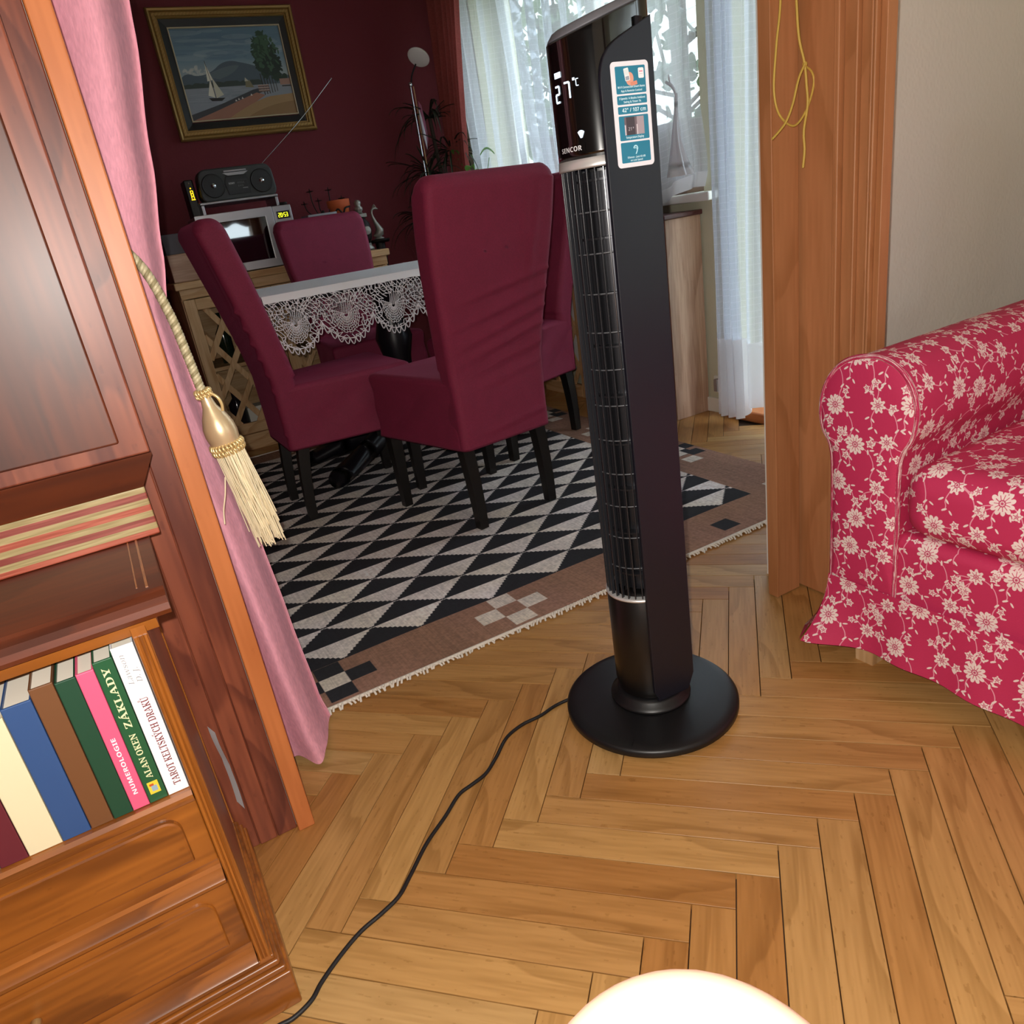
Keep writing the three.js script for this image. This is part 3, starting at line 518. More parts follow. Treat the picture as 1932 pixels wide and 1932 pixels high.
// ---------------------------------------------------------------- dining table and its crocheted cloth
const TB = { x0: 0.515, x1: 1.6, z0: -3.28, z1: -2.625, y: 0.755 };
{
  const cx = 1.057, cz = -2.95, t = thing('dining_table', 'black pedestal dining table under a white crocheted cloth', 'table', [cx, 0, cz]);
  obj('tabletop', box(TB.x0 + 0.006, TB.x1 - 0.006, TB.y - 0.032, TB.y, TB.z0 + 0.006, TB.z1 - 0.006, 0.006), M.tableBlack, t);
  obj('pedestal', lathe([[0, 0.14], [0.07, 0.14], [0.085, 0.17], [0.07, 0.21], [0.045, 0.3], [0.055, 0.42], [0.075, 0.5], [0.05, 0.6], [0.06, 0.68], [0.16, 0.722], [0, 0.722]], 28).translate(cx, 0, cz), M.tableBlack, t);
  for (const a of [2.72, 2.72 + Math.PI, 0.45, 0.45 + Math.PI]) {
    const rings = [], L = 0.47; for (let k = 0; k <= 16; k++) { const s = k / 16, rad = 0.05 + s * (L - 0.05), y = 0.2 - 0.165 * Math.pow(s, 0.7), w = lerp(0.04, 0.058, smooth(0.5, 1, s)), h = lerp(0.06, 0.03, s), q = []; for (let i = 0; i < 14; i++) { const b = i / 14 * 6.283; q.push(V(rad, y + Math.sin(b) * h, Math.cos(b) * w * (s > 0.96 ? 0.7 : 1))); } rings.push(q); }
    obj('foot', loft(rings).rotateY(a).translate(cx, 0.0095, cz), M.tableBlack, t);
  }
  const c = thing('tablecloth', 'white crocheted lace tablecloth hanging over the dining table edge', 'tablecloth', [cx, TB.y, cz]);
  obj('cloth', metric(box(TB.x0, TB.x1, TB.y + 0.0005, TB.y + 0.006, TB.z0, TB.z1, 0.0025), 8), M.linen, c);
  // lace border: threads of a shell pattern on the four sides
  const pt = (s, d, side) => {                          // s along the edge, d down; hangs with soft waves
    const wv = 0.010 * Math.sin(s * 21 + d * 6) * smooth(0.01, 0.12, d) + 0.006 * smooth(0, 0.03, d);
    if (side === 0) return V(TB.x0 + s, TB.y + 0.003 - d, TB.z1 + wv + 0.001);
    if (side === 1) return V(TB.x1 - s, TB.y + 0.003 - d, TB.z0 - wv - 0.001);
    if (side === 2) return V(TB.x0 - wv - 0.001, TB.y + 0.003 - d, TB.z0 + s);
    return V(TB.x1 + wv + 0.001, TB.y + 0.003 - d, TB.z1 - s);
  };
  const strip = (p0, p1, w) => bar(p0, p1, w, w * 0.7, V(0.3, 0.2, 1));
  for (const side of [0, 1, 2, 3]) {
    const len = side < 2 ? TB.x1 - TB.x0 : TB.z1 - TB.z0, n = Math.max(1, Math.round(len / 0.182)), p = len / n, th = [], r = rng(300 + side);
    const drop = (s) => { const u = ((s / p) % 1 + 1) % 1; return 0.125 + 0.07 * Math.pow(Math.abs(Math.sin(Math.PI * u)), 0.8); };
    const thread = (list, w, seg) => { const q = list.filter(([s]) => s >= -0.002 && s <= len + 0.002).map(([s, d]) => pt(clamp(s, 0, len), d, side)); if (q.length > 1) th.push(tube(q, w, seg || q.length * 2, 4)); };
    obj('cloth_edge', sheet((u, v) => pt(u * len, v * 0.024 - 0.003, side), 80, 3), M.linen2, c);
    // shells: dense arcs round a bud low in each scallop
    const shells = []; for (let m = 0; m < n; m++) shells.push([(m + 0.5) * p - 0.004, 0.118]);
    const inShell = (s, d) => shells.some(([a, b]) => ((s - a) / 0.047) ** 2 + ((d - b) / 0.058) ** 2 < 1);
    for (const [a, b] of shells) {
      for (let k = 0; k < 7; k++) { const f = 0.18 + k * 0.13, q = []; for (let i = 0; i <= 22; i++) { const g = -0.35 + i / 22 * (Math.PI + 0.7), e = f * (1 + 0.05 * Math.sin(i * 2.1 + k)); q.push([a + Math.cos(g) * 0.046 * e, b - 0.018 + Math.sin(g) * 0.066 * e]); } thread(q, 0.0014, 30); }
      for (let k = 0; k < 19; k++) { const g = -0.3 + k / 18 * (Math.PI + 0.6); thread([[a + Math.cos(g) * 0.007, b - 0.018 + Math.sin(g) * 0.01], [a + Math.cos(g) * 0.026, b - 0.018 + Math.sin(g) * 0.036], [a + Math.cos(g) * 0.047, b - 0.018 + Math.sin(g) * 0.067]], 0.0011, 5); }
      for (let k = -3; k <= 3; k++) { const q = []; for (let i = 0; i <= 8; i++) { const f = i / 8; q.push([a + k * 0.006 * f + k * 0.02 * (1 - f) ** 2 + 0.03 * (1 - f), lerp(0.024, b - 0.016, f)]); } thread(q, 0.0014, 14); }
    }
    // open hexagonal net everywhere else, its knots pulled about
    const hx = 0.0145, hy = 0.0125, cols = Math.ceil(len / hx) + 2, rows = 16, knot = (i, j) => { const q = rng(i * 131 + j * 7919 + side)(); const q2 = rng(i * 17 + j * 313 + 9)(); return [(i + (j % 2) * 0.5) * hx + (q - 0.5) * 0.007 + 0.006 * Math.sin(j * 0.9 + i * 0.35), 0.022 + j * hy + (q2 - 0.5) * 0.006]; };
    const link = (A, B, w = 0.0027) => { const ms = (A[0] + B[0]) / 2, md = (A[1] + B[1]) / 2; if (ms < 0.001 || ms > len - 0.001 || md > drop(ms) - 0.006 || inShell(ms, md)) return; th.push(strip(pt(clamp(A[0], 0, len), A[1], side), pt(clamp(B[0], 0, len), B[1], side), w)); };
    for (let j = 0; j < rows; j++) for (let i = -1; i < cols; i++) {
      const A = knot(i, j); if ((i + j) % 3 !== 0) link(A, knot(i + 1, j)); const o = j % 2;
      link(A, knot(i + o, j + 1)); if ((i * 2 + j) % 3 === 1) link(A, knot(i + o - 1, j + 1));
    }
    // looped hem
    const loops = n * 9; for (let k = 0; k < loops; k++) { const s0 = len * k / loops, s1 = len * (k + 1) / loops, q = []; for (let i = 0; i <= 8; i++) { const f = i / 8, s = lerp(s0, s1, f); q.push([s, drop(s) - 0.012 + 0.022 * Math.sin(Math.PI * f)]); } thread(q, 0.0022, 12); const q2 = []; for (let i = 0; i <= 4; i++) { const s = lerp(s0, s1, i / 4); q2.push([s, drop(s) - 0.011]); } thread(q2, 0.0018, 5); }
    obj('lace_border', th, M.lace, c, { kind: 'stuff' });
  }
}
// ---------------------------------------------------------------- slipcovered dining chairs
function makeChair(label, at, turn) {
  // own axes: the sitter looks along +z
  const t = thing('dining_chair', label, 'chair', at, { local: true, turn, group: 'slipcovered chairs round the dining table' });
  if (!makeChair.geo) {
    const ringAt = (y, hw, zr, zf, e = 0.022) => {     // rounded rectangle, dense on the long sides
      const q = [], N = 30, m = 6, P = (x, z) => q.push(V(x, y, z)), r = Math.min(e, hw * 0.5, (zf - zr) * 0.45);
      for (let i = 0; i <= N; i++) P(lerp(-hw + r, hw - r, i / N), zr);
      for (let i = 1; i < m; i++) { const a = -Math.PI / 2 + i / m * Math.PI / 2; P(hw - r + Math.cos(a) * r, zr + r + Math.sin(a) * r); }
      for (let i = 0; i <= 8; i++) P(hw, lerp(zr + r, zf - r, i / 8));
      for (let i = 1; i < m; i++) { const a = i / m * Math.PI / 2; P(hw - r + Math.cos(a) * r, zf - r + Math.sin(a) * r); }
      for (let i = 0; i <= N; i++) P(lerp(hw - r, -hw + r, i / N), zf);
      for (let i = 1; i < m; i++) { const a = Math.PI / 2 + i / m * Math.PI / 2; P(-hw + r + Math.cos(a) * r, zf - r + Math.sin(a) * r); }
      for (let i = 0; i <= 8; i++) P(-hw, lerp(zf - r, zr + r, i / 8));
      for (let i = 1; i < m; i++) { const a = Math.PI + i / m * Math.PI / 2; P(-hw + r + Math.cos(a) * r, zr + r + Math.sin(a) * r); }
      return q.reverse();
    };
    const rear = (y) => -0.226 - 0.004 * smooth(0.25, 0.5, y) - 0.115 * Math.pow(clamp((y - 0.48) / 0.52), 1.15);
    const thick = (y) => y < 0.5 ? 0.08 : lerp(0.088, 0.092, smooth(0.5, 1, y));
    const halfW = (y) => lerp(0.163, 0.208, smooth(0.25, 0.98, y)) + 0.004 * Math.sin(y * 9);
    // creases pulled across the lower rear of the cover and down from the right shoulder
    const crease = (x, y) => { let s = 0; for (const [y0, m, a, w, xa] of [[0.70, 0.16, 5, 0.008, 0], [0.64, 0.2, 4.2, 0.009, -0.04], [0.585, 0.24, 4.5, 0.008, -0.02], [0.54, 0.22, 4, 0.008, 0], [0.49, 0.2, 3.2, 0.008, 0.02], [0.44, 0.16, 2.5, 0.008, 0.03], [0.30, 0.1, 2.5, 0.008, 0]]) { const dd = (y - y0 + m * x) / w; s += a * 0.0015 * Math.exp(-dd * dd) * smooth(-0.17, 0.02, -x - xa) * (1 - 0.0); s -= a * 0.0009 * Math.exp(-((dd + 1.6) ** 2)) * smooth(-0.17, 0.02, -x - xa); }
      for (const [k, a] of [[0.0, 4], [0.035, 3]]) { const dd = (x + 0.155 - k - (0.98 - y) * 0.16) / 0.01; s += a * 0.001 * Math.exp(-dd * dd) * smooth(0.6, 0.75, y) * smooth(0.99, 0.9, y); } return s; };
    const rings = [], yt = 1.005, rt = 0.04;
    const add = (y, hw, zr, zf, e) => { const q = ringAt(y, hw, zr, zf, e); for (const p of q) if (p.z < zr + 0.006) p.z -= crease(p.x, p.y); rings.push(q); };
    for (let k = 0; k <= 84; k++) { const y = lerp(0.257, yt - rt, k / 84), z = rear(y); add(y, halfW(y), z, z + thick(y)); }
    for (let k = 1; k <= 10; k++) { const a = k / 10 * Math.PI / 2, y = yt - rt + Math.sin(a) * rt, s = (1 - Math.cos(a)), z = rear(yt - rt) - 0.004 * Math.sin(a); add(y, halfW(yt) - s * 0.03, z + s * 0.034, z + thick(yt) - s * 0.034, 0.03); }
    const back = loft(rings);
    // seat with its skirt, wider at the front, softly crowned
    const seat = []; const foot = (y, k, lift) => { const q = [], N = 20, hwr = 0.166 - k, hwf = 0.216 - k, zr = -0.215 + k, zf = 0.24 - k, P = (x, z) => q.push(V(x, y + lift * (1 - (x / 0.2) ** 2) * (1 - ((z - 0.01) / 0.23) ** 2), z)), r = 0.022;
      const C = [[-hwr, zr], [hwr, zr], [hwf, zf], [-hwf, zf]]; for (let s = 0; s < 4; s++) { const [ax, az] = C[s], [bx, bz] = C[(s + 1) % 4], [cx, cz] = C[(s + 2) % 4], L1 = Math.hypot(bx - ax, bz - az), L2 = Math.hypot(cx - bx, cz - bz); for (let i = 0; i <= N; i++) { const f = lerp(r / L1, 1 - r / L1, i / N); P(lerp(ax, bx, f), lerp(az, bz, f)); } const p0 = [lerp(ax, bx, 1 - r / L1), lerp(az, bz, 1 - r / L1)], p2 = [lerp(bx, cx, r / L2), lerp(bz, cz, r / L2)]; for (let i = 1; i < 6; i++) { const f = i / 6; P((1 - f) ** 2 * p0[0] + 2 * f * (1 - f) * bx + f * f * p2[0], (1 - f) ** 2 * p0[1] + 2 * f * (1 - f) * bz + f * f * p2[1]); } } return q.reverse(); };
    for (let k = 0; k <= 22; k++) { const y = lerp(0.257, 0.452, k / 22), q = foot(y, 0.004 * Math.sin(k / 22 * Math.PI) , 0); for (const p of q) { const a = Math.atan2(p.z, p.x), f = 0.003 * Math.sin(a * 6 + y * 44) * Math.sin((y - 0.257) / 0.195 * Math.PI); p.x *= 1 + f / 0.2; p.z *= 1 + f / 0.2; } seat.push(q); }
    for (let k = 1; k <= 6; k++) { const a = k / 6 * Math.PI / 2; seat.push(foot(0.452 + Math.sin(a) * 0.02, (1 - Math.cos(a)) * 0.02, 0)); }
    for (let k = 1; k <= 6; k++) seat.push(foot(0.472, 0.02 + k * 0.024, 0.012 * Math.min(1, k / 5)));
    const seatGeo = loft(seat);
    const fix = (g) => { const q = metric(g, 4); return q; };
    makeChair.geo = [fix(back), fix(seatGeo)];
    makeChair.legF = bar(V(0, 0, 0), V(0, 0.285, 0), 0.042, 0.042, V(1, 0, 0), 0.68);
    makeChair.legR = loft([0, 0.25, 0.5, 0.75, 1].map((s) => { const y = s * 0.29, h = lerp(0.0145, 0.02, s), z = 0.03 * s * s; return [V(-h, y, z - h), V(-h, y, z + h), V(h, y, z + h), V(h, y, z - h)]; })); makeChair.legR = toCreasedNormals(makeChair.legR, 0.6);
  }
  const [b, s] = makeChair.geo;
  inst('back_cover', b, M.cover, t, [0, 0, 0]); inst('seat_cover', s, M.cover, t, [0, 0, 0]);
  for (const sx of [-1, 1]) { inst('leg', makeChair.legF, M.legBlack, t, [sx * 0.183, 0, 0.2]); inst('leg', makeChair.legR, M.legBlack, t, [sx * 0.138, 0, -0.203]); }
  return t;
}
const onRug = 0.008;
makeChair('wine red slipcovered chair with its back to the room, nearest the fan', [0.977, onRug, -2.18], Math.PI + 0.124);
makeChair('wine red slipcovered chair at the left table end beside the microwave', [0.679, onRug, -2.66], Math.PI / 2);
makeChair('wine red slipcovered chair across the table in front of the pine cabinet', [1.07, onRug, -3.41], 0);
makeChair('wine red slipcovered chair at the right table end half hidden by the fan', [1.425, onRug, -2.684], -1.349);
// ---------------------------------------------------------------- far wall: pine cabinet and what stands on it
{
  const X0 = 0.395, X1 = 1.405, ZF = -3.785, ZB = -4.235, t = thing('pine_cabinet', 'pine sideboard with diagonal lattice doors along the red wall', 'cabinet', [0.9, 0, -4.0]);
  obj('cabinet_top', wbox(X0 - 0.015, X1 + 0.015, 0.79, 0.822, ZB, ZF + 0.018, 0.006, 'x'), M.pine, t);
  obj('apron', wbox(X0, X1, 0.748, 0.79, ZF - 0.02, ZF, 0.002, 'x'), M.pine, t);
  obj('side_board', wbox(X0, X0 + 0.022, 0, 0.79, ZB, ZF - 0.02, 0, 'y'), M.pine, t);
  obj('side_board', wbox(X1 - 0.022, X1, 0, 0.79, ZB, ZF - 0.02, 0, 'y'), M.pine, t);
  obj('back_board', wbox(X0 + 0.022, X1 - 0.022, 0.08, 0.79, ZB, ZB + 0.01, 0, 'x'), M.pine, t);
  obj('shelf', wbox(X0 + 0.022, X1 - 0.022, 0.4, 0.418, ZB + 0.01, ZF - 0.05, 0.001, 'x'), M.pine, t);
  obj('floor_board', wbox(X0 + 0.022, X1 - 0.022, 0.075, 0.092, ZB + 0.01, ZF - 0.02, 0.001, 'x'), M.pine, t);
  obj('plinth', wbox(X0, X1, 0, 0.078, ZF - 0.025, ZF, 0.002, 'x'), M.pine, t);
  const slatHalf = 0.0135;
  for (const [a, b, knob] of [[X0 + 0.004, 0.7965, null], [0.8005, 1.098, 0.838], [1.102, X1 - 0.004, 1.14]]) {
    const d = obj('door', [wbox(a, a + 0.05, 0.084, 0.744, ZF - 0.018, ZF + 0.002, 0.0025, 'y'), wbox(b - 0.05, b, 0.084, 0.744, ZF - 0.018, ZF + 0.002, 0.0025, 'y'), wbox(a + 0.05, b - 0.05, 0.694, 0.744, ZF - 0.018, ZF + 0.002, 0.0025, 'x'), wbox(a + 0.05, b - 0.05, 0.084, 0.134, ZF - 0.018, ZF + 0.002, 0.0025, 'x')], M.pine, t);
    const x0 = a + 0.046, x1 = b - 0.046, y0 = 0.13, y1 = 0.698, slope = 1.55, step = 0.118;
    for (const s of [1, -1]) for (let k = -8; k < 12; k++) {
      // clip y = y0 + s*slope*(x - c)
      const c = x0 + k * step + (s > 0 ? 0.02 : 0.05); let pts = [];
      for (const x of [x0, x1]) { const y = y0 + s * slope * (x - c); if (y >= y0 && y <= y1) pts.push([x, y]); }
      for (const y of [y0, y1]) { const x = c + (y - y0) / (s * slope); if (x > x0 && x < x1) pts.push([x, y]); }
      if (pts.length < 2 || Math.hypot(pts[0][0] - pts[1][0], pts[0][1] - pts[1][1]) < 0.06) continue;
      const z = ZF - 0.011 + s * 0.0035; obj('slat', metric(bar(V(pts[0][0], pts[0][1], z), V(pts[1][0], pts[1][1], z), slatHalf * 2, 0.006, V(1, 0, 0)), 1, 'y', [k * 0.37, s]), M.pine, d);
    }
    if (knob) obj('knob', lathe([[0, 0], [0.008, 0.001], [0.006, 0.01], [0.011, 0.016], [0.009, 0.022], [0, 0.024]], 16).rotateX(Math.PI / 2).translate(knob, 0.497, ZF + 0.002), M.iron, d);
  }
}
// bottles and a carton behind the left lattice door
{
  const profile = (h, r) => [[0, 0], [r, 0], [r, h * 0.6], [r * 0.35, h * 0.75], [r * 0.32, h], [0, h]];
  for (const [x, y, h, r, c, label] of [[0.55, 0.418, 0.24, 0.034, 0x1c2a1c, 'dark green bottle on the upper shelf behind the left lattice door'], [0.65, 0.418, 0.26, 0.03, 0x2a1a14, 'brown bottle beside the green one on the upper lattice shelf'], [0.52, 0.092, 0.2, 0.04, 0x201c22, 'dark stout bottle low behind the left lattice door'], [0.68, 0.092, 0.25, 0.035, 0xb8b4ac, 'pale jug low behind the left lattice door']])
    tag(obj('bottle', lathe(profile(h, r), 20).translate(x, y, -3.95), phy({ color: c, roughness: 0.12, clearcoat: 1 })), label, 'bottle', 'bottles in the pine cabinet');
  tag(obj('carton', box(0.5, 0.6, 0.3, 0.39, -4.05, -3.95, 0.003).translate(0.06, -0.208, 0.03), M.whitePlastic), 'off white carton on the floor board behind the left lattice door', 'box');
}
function tag(o, label, category, group) { o.userData.label = label; o.userData.category = category; if (group) o.userData.group = group; return o; }
// microwave oven
{
  const t = thing('microwave', 'silver microwave oven with a dark glass door on the pine cabinet', 'microwave', [0.78, 0.822, -4.0], { turn: -0.035 });
  const x0 = 0.561, x1 = 1.0, y0 = 0.826, y1 = 1.088, zf = -3.83, zb = -4.16;
  obj('casing', box(x0, x1, y0, y1, zb, zf - 0.012, 0.006), M.steel, t);
  for (const [x, z] of [[0.6, -3.87], [0.96, -3.87], [0.6, -4.12], [0.96, -4.12]]) obj('foot', cyl(0.012, 0.012, 0.005, 12).translate(x, 0.8245, z), M.rubber, t);
  const d = obj('door', plate(roundRect(x0 + 0.001, y0 + 0.001, 0.909, y1 - 0.001, 0.004), 0.01, 0.0015, [[[0.6, 0.862], [0.6, 1.05], [0.874, 1.05], [0.874, 0.862]]]).translate(0, 0, zf - 0.0115), M.steel, t);
  obj('door_glass', box(0.599, 0.875, 0.861, 1.051, zf - 0.009, zf - 0.0035), M.darkGlass, d);
  obj('door_trim', [box(0.5985, 0.6015, 0.86, 1.052, zf - 0.004, zf + 0.001), box(0.8725, 0.8755, 0.86, 1.052, zf - 0.004, zf + 0.001)], M.silver, d);
  const p = obj('control_panel', box(0.912, x1 - 0.001, y0 + 0.001, y1 - 0.001, zf - 0.012, zf, 0.003), M.steel, t);
  obj('display_window', box(0.926, 0.988, 1.028, 1.062, zf, zf + 0.001), M.black, p);
  const seg = [], S7 = { 0: 'abcdef', 2: 'abged', 5: 'afgcd', 3: 'abgcd' };
  const digit = (x, y, n) => { const W = 0.0066, H = 0.0085, th = 0.0018, on = S7[n], b = (cx, cy, w, h) => seg.push(box(cx - w / 2, cx + w / 2, cy - h / 2, cy + h / 2, zf + 0.001, zf + 0.0018)); if (on.includes('a')) b(x, y + H, W, th); if (on.includes('g')) b(x, y, W, th); if (on.includes('d')) b(x, y - H, W, th); if (on.includes('f')) b(x - W / 2, y + H / 2, th, H); if (on.includes('b')) b(x + W / 2, y + H / 2, th, H); if (on.includes('e')) b(x - W / 2, y - H / 2, th, H); if (on.includes('c')) b(x + W / 2, y - H / 2, th, H); };
  [2, 0, 5, 3].forEach((n, i) => digit([0.937, 0.9475, 0.963, 0.9735][i], 1.045, n)); seg.push(box(0.9545, 0.956, 1.047, 1.049, zf + 0.001, zf + 0.0018), box(0.9545, 0.956, 1.041, 1.043, zf + 0.001, zf + 0.0018));
  obj('display_digits', seg, M.led(0xe8f024, 3), p);
  for (let k = 0; k < 5; k++) obj('button', box(0.93, 0.984, 1.0 - k * 0.024, 1.014 - k * 0.024, zf, zf + 0.0015, 0.0007), M.steel, p);
  obj('dial', cyl(0.017, 0.018, 0.012, 28).rotateX(Math.PI / 2).translate(0.957, 0.865, zf + 0.006), M.steel, p);
}
// metal stand on the microwave, radio cassette recorder on the stand
{
  const t = thing('metal_stand', 'low silver metal stand on top of the microwave', 'stand', [0.785, 1.088, -4.0]);
  obj('stand_top', box(0.605, 0.966, 1.132, 1.144, -4.12, -3.9, 0.004), M.steel, t);
  for (const x of [0.608, 0.95]) obj('stand_leg', box(x, x + 0.014, 1.088, 1.132, -4.11, -3.902, 0.003), M.steel, t);
  const k = obj('cable_bundle', tube([V(0.968, 1.1, -3.93), V(0.99, 1.097, -3.9), V(0.985, 1.096, -3.87), V(0.965, 1.095, -3.88)], 0.006, 20, 8), M.rubber); tag(k, 'dark bundle of cable on the right corner of the microwave', 'cable');
}
{
  const t = thing('radio_cassette', 'dark grey portable radio cassette player with two round speakers', 'radio', [0.803, 1.144, -3.99]);
  const x0 = 0.634, x1 = 0.974, y0 = 1.1505, y1 = 1.278, zf = -3.94;
  const out = new THREE.Shape(); out.moveTo(x0 + 0.02, y0); out.lineTo(x1 - 0.02, y0); out.quadraticCurveTo(x1 - 0.004, y0, x1, y0 + 0.025); out.lineTo(x1 - 0.004, y1 - 0.04); out.quadraticCurveTo(x1 - 0.006, y1, x1 - 0.04, y1); out.lineTo(x0 + 0.04, y1); out.quadraticCurveTo(x0 + 0.006, y1, x0 + 0.004, y1 - 0.04); out.lineTo(x0, y0 + 0.025); out.quadraticCurveTo(x0 + 0.004, y0, x0 + 0.02, y0);
  obj('body', plate(out, 0.085, 0.006).translate(0, 0, zf - 0.091), M.radio, t);
  for (const cx of [0.692, 0.916]) {
    const s = obj('speaker', lathe([[0, 0.004], [0.02, 0.006], [0.044, 0.002], [0.047, 0.0045], [0.05, 0.0045], [0.052, 0], [0.052, -0.01], [0, -0.01]], 40).rotateX(Math.PI / 2).translate(cx, 1.211, zf + 0.003), M.radioGrille, t);
    obj('speaker_cone', lathe([[0, 0.006], [0.008, 0.005], [0.012, 0]], 20).rotateX(Math.PI / 2).translate(cx, 1.211, zf + 0.0085), M.chrome, s);
  }
  obj('cassette_door', plate([[0.755, 1.166], [0.853, 1.166], [0.862, 1.215], [0.85, 1.244], [0.757, 1.244], [0.746, 1.215]], 0.004, 0.001).translate(0, 0, zf), M.radioGrille, t);
  const cn = canvasTex(256, 128, (c, w, h) => { c.fillStyle = '#232526'; c.fillRect(0, 0, w, h); c.fillStyle = '#c8c8c8'; c.font = 'bold 30px sans-serif'; c.fillText('SONY', 8, 52); c.fillStyle = '#0c0c0c'; c.fillRect(108, 18, 140, 78); c.fillStyle = '#5a5a5a'; c.font = 'bold 34px sans-serif'; c.fillText('MEGA', 118, 54, 122); c.fillText('BASS', 118, 90, 122); c.fillStyle = '#9a9a9a'; c.fillRect(180, 106, 68, 8); });
  obj('lettering', new THREE.PlaneGeometry(0.09, 0.045).translate(0.804, 1.205, zf + 0.0058), std({ map: cn, roughness: 0.5 }), t);
  obj('tape_keys', box(0.752, 0.856, 1.262, 1.27, zf - 0.004, zf + 0.007, 0.002), M.steel, t);
  obj('tuning_window', plate([[0.745, 1.259], [0.863, 1.259], [0.84, 1.247], [0.768, 1.247]], 0.002).translate(0, 0, zf + 0.0055), M.steel, t);
  obj('antenna', [tube([V(0.934, 1.275, -4.0), V(1.2, 1.47, -4.01), V(1.391, 1.629, -4.02)], 0.0018, 12, 6), new THREE.SphereGeometry(0.0035, 8, 6).translate(1.391, 1.629, -4.02)], M.chrome, t);
}
// cordless set with amber display beside the recorder, wooden box and grey carton at the left
{
  const t = thing('digital_clock', 'upright black device with amber lit figures left of the radio', 'clock', [0.594, 1.088, -4.03]);
  obj('case', box(0.574, 0.614, 1.088, 1.252, -4.1, -3.98, 0.006), M.black, t);
  obj('display_figures', [box(0.588, 0.605, 1.165, 1.169, -3.98, -3.979), ...[0, 1, 2].flatMap((k) => [box(0.59, 0.593, 1.172 + k * 0.0115, 1.181 + k * 0.0115, -3.98, -3.979), box(0.6, 0.603, 1.172 + k * 0.0115, 1.181 + k * 0.0115, -3.98, -3.979), box(0.591, 0.602, 1.1805 + k * 0.0115, 1.183 + k * 0.0115, -3.98, -3.979)]), box(0.593, 0.598, 1.213, 1.218, -3.98, -3.979)], M.led(0xffc414, 3), t);
  obj('knob', new THREE.SphereGeometry(0.004, 10, 8).translate(0.594, 1.238, -3.978), M.steel, t);
  tag(obj('wooden_box', wbox(0.4, 0.535, 0.822, 0.945, -4.16, -3.9, 0.004, 'x'), M.ash), 'plain wooden box on the cabinet left of the microwave', 'box');
  tag(obj('grey_carton', box(0.405, 0.503, 0.945, 1.034, -4.12, -3.95, 0.004), std({ color: 0x67656d, roughness: 0.7 })), 'grey carton on top of the plain wooden box', 'box');
}
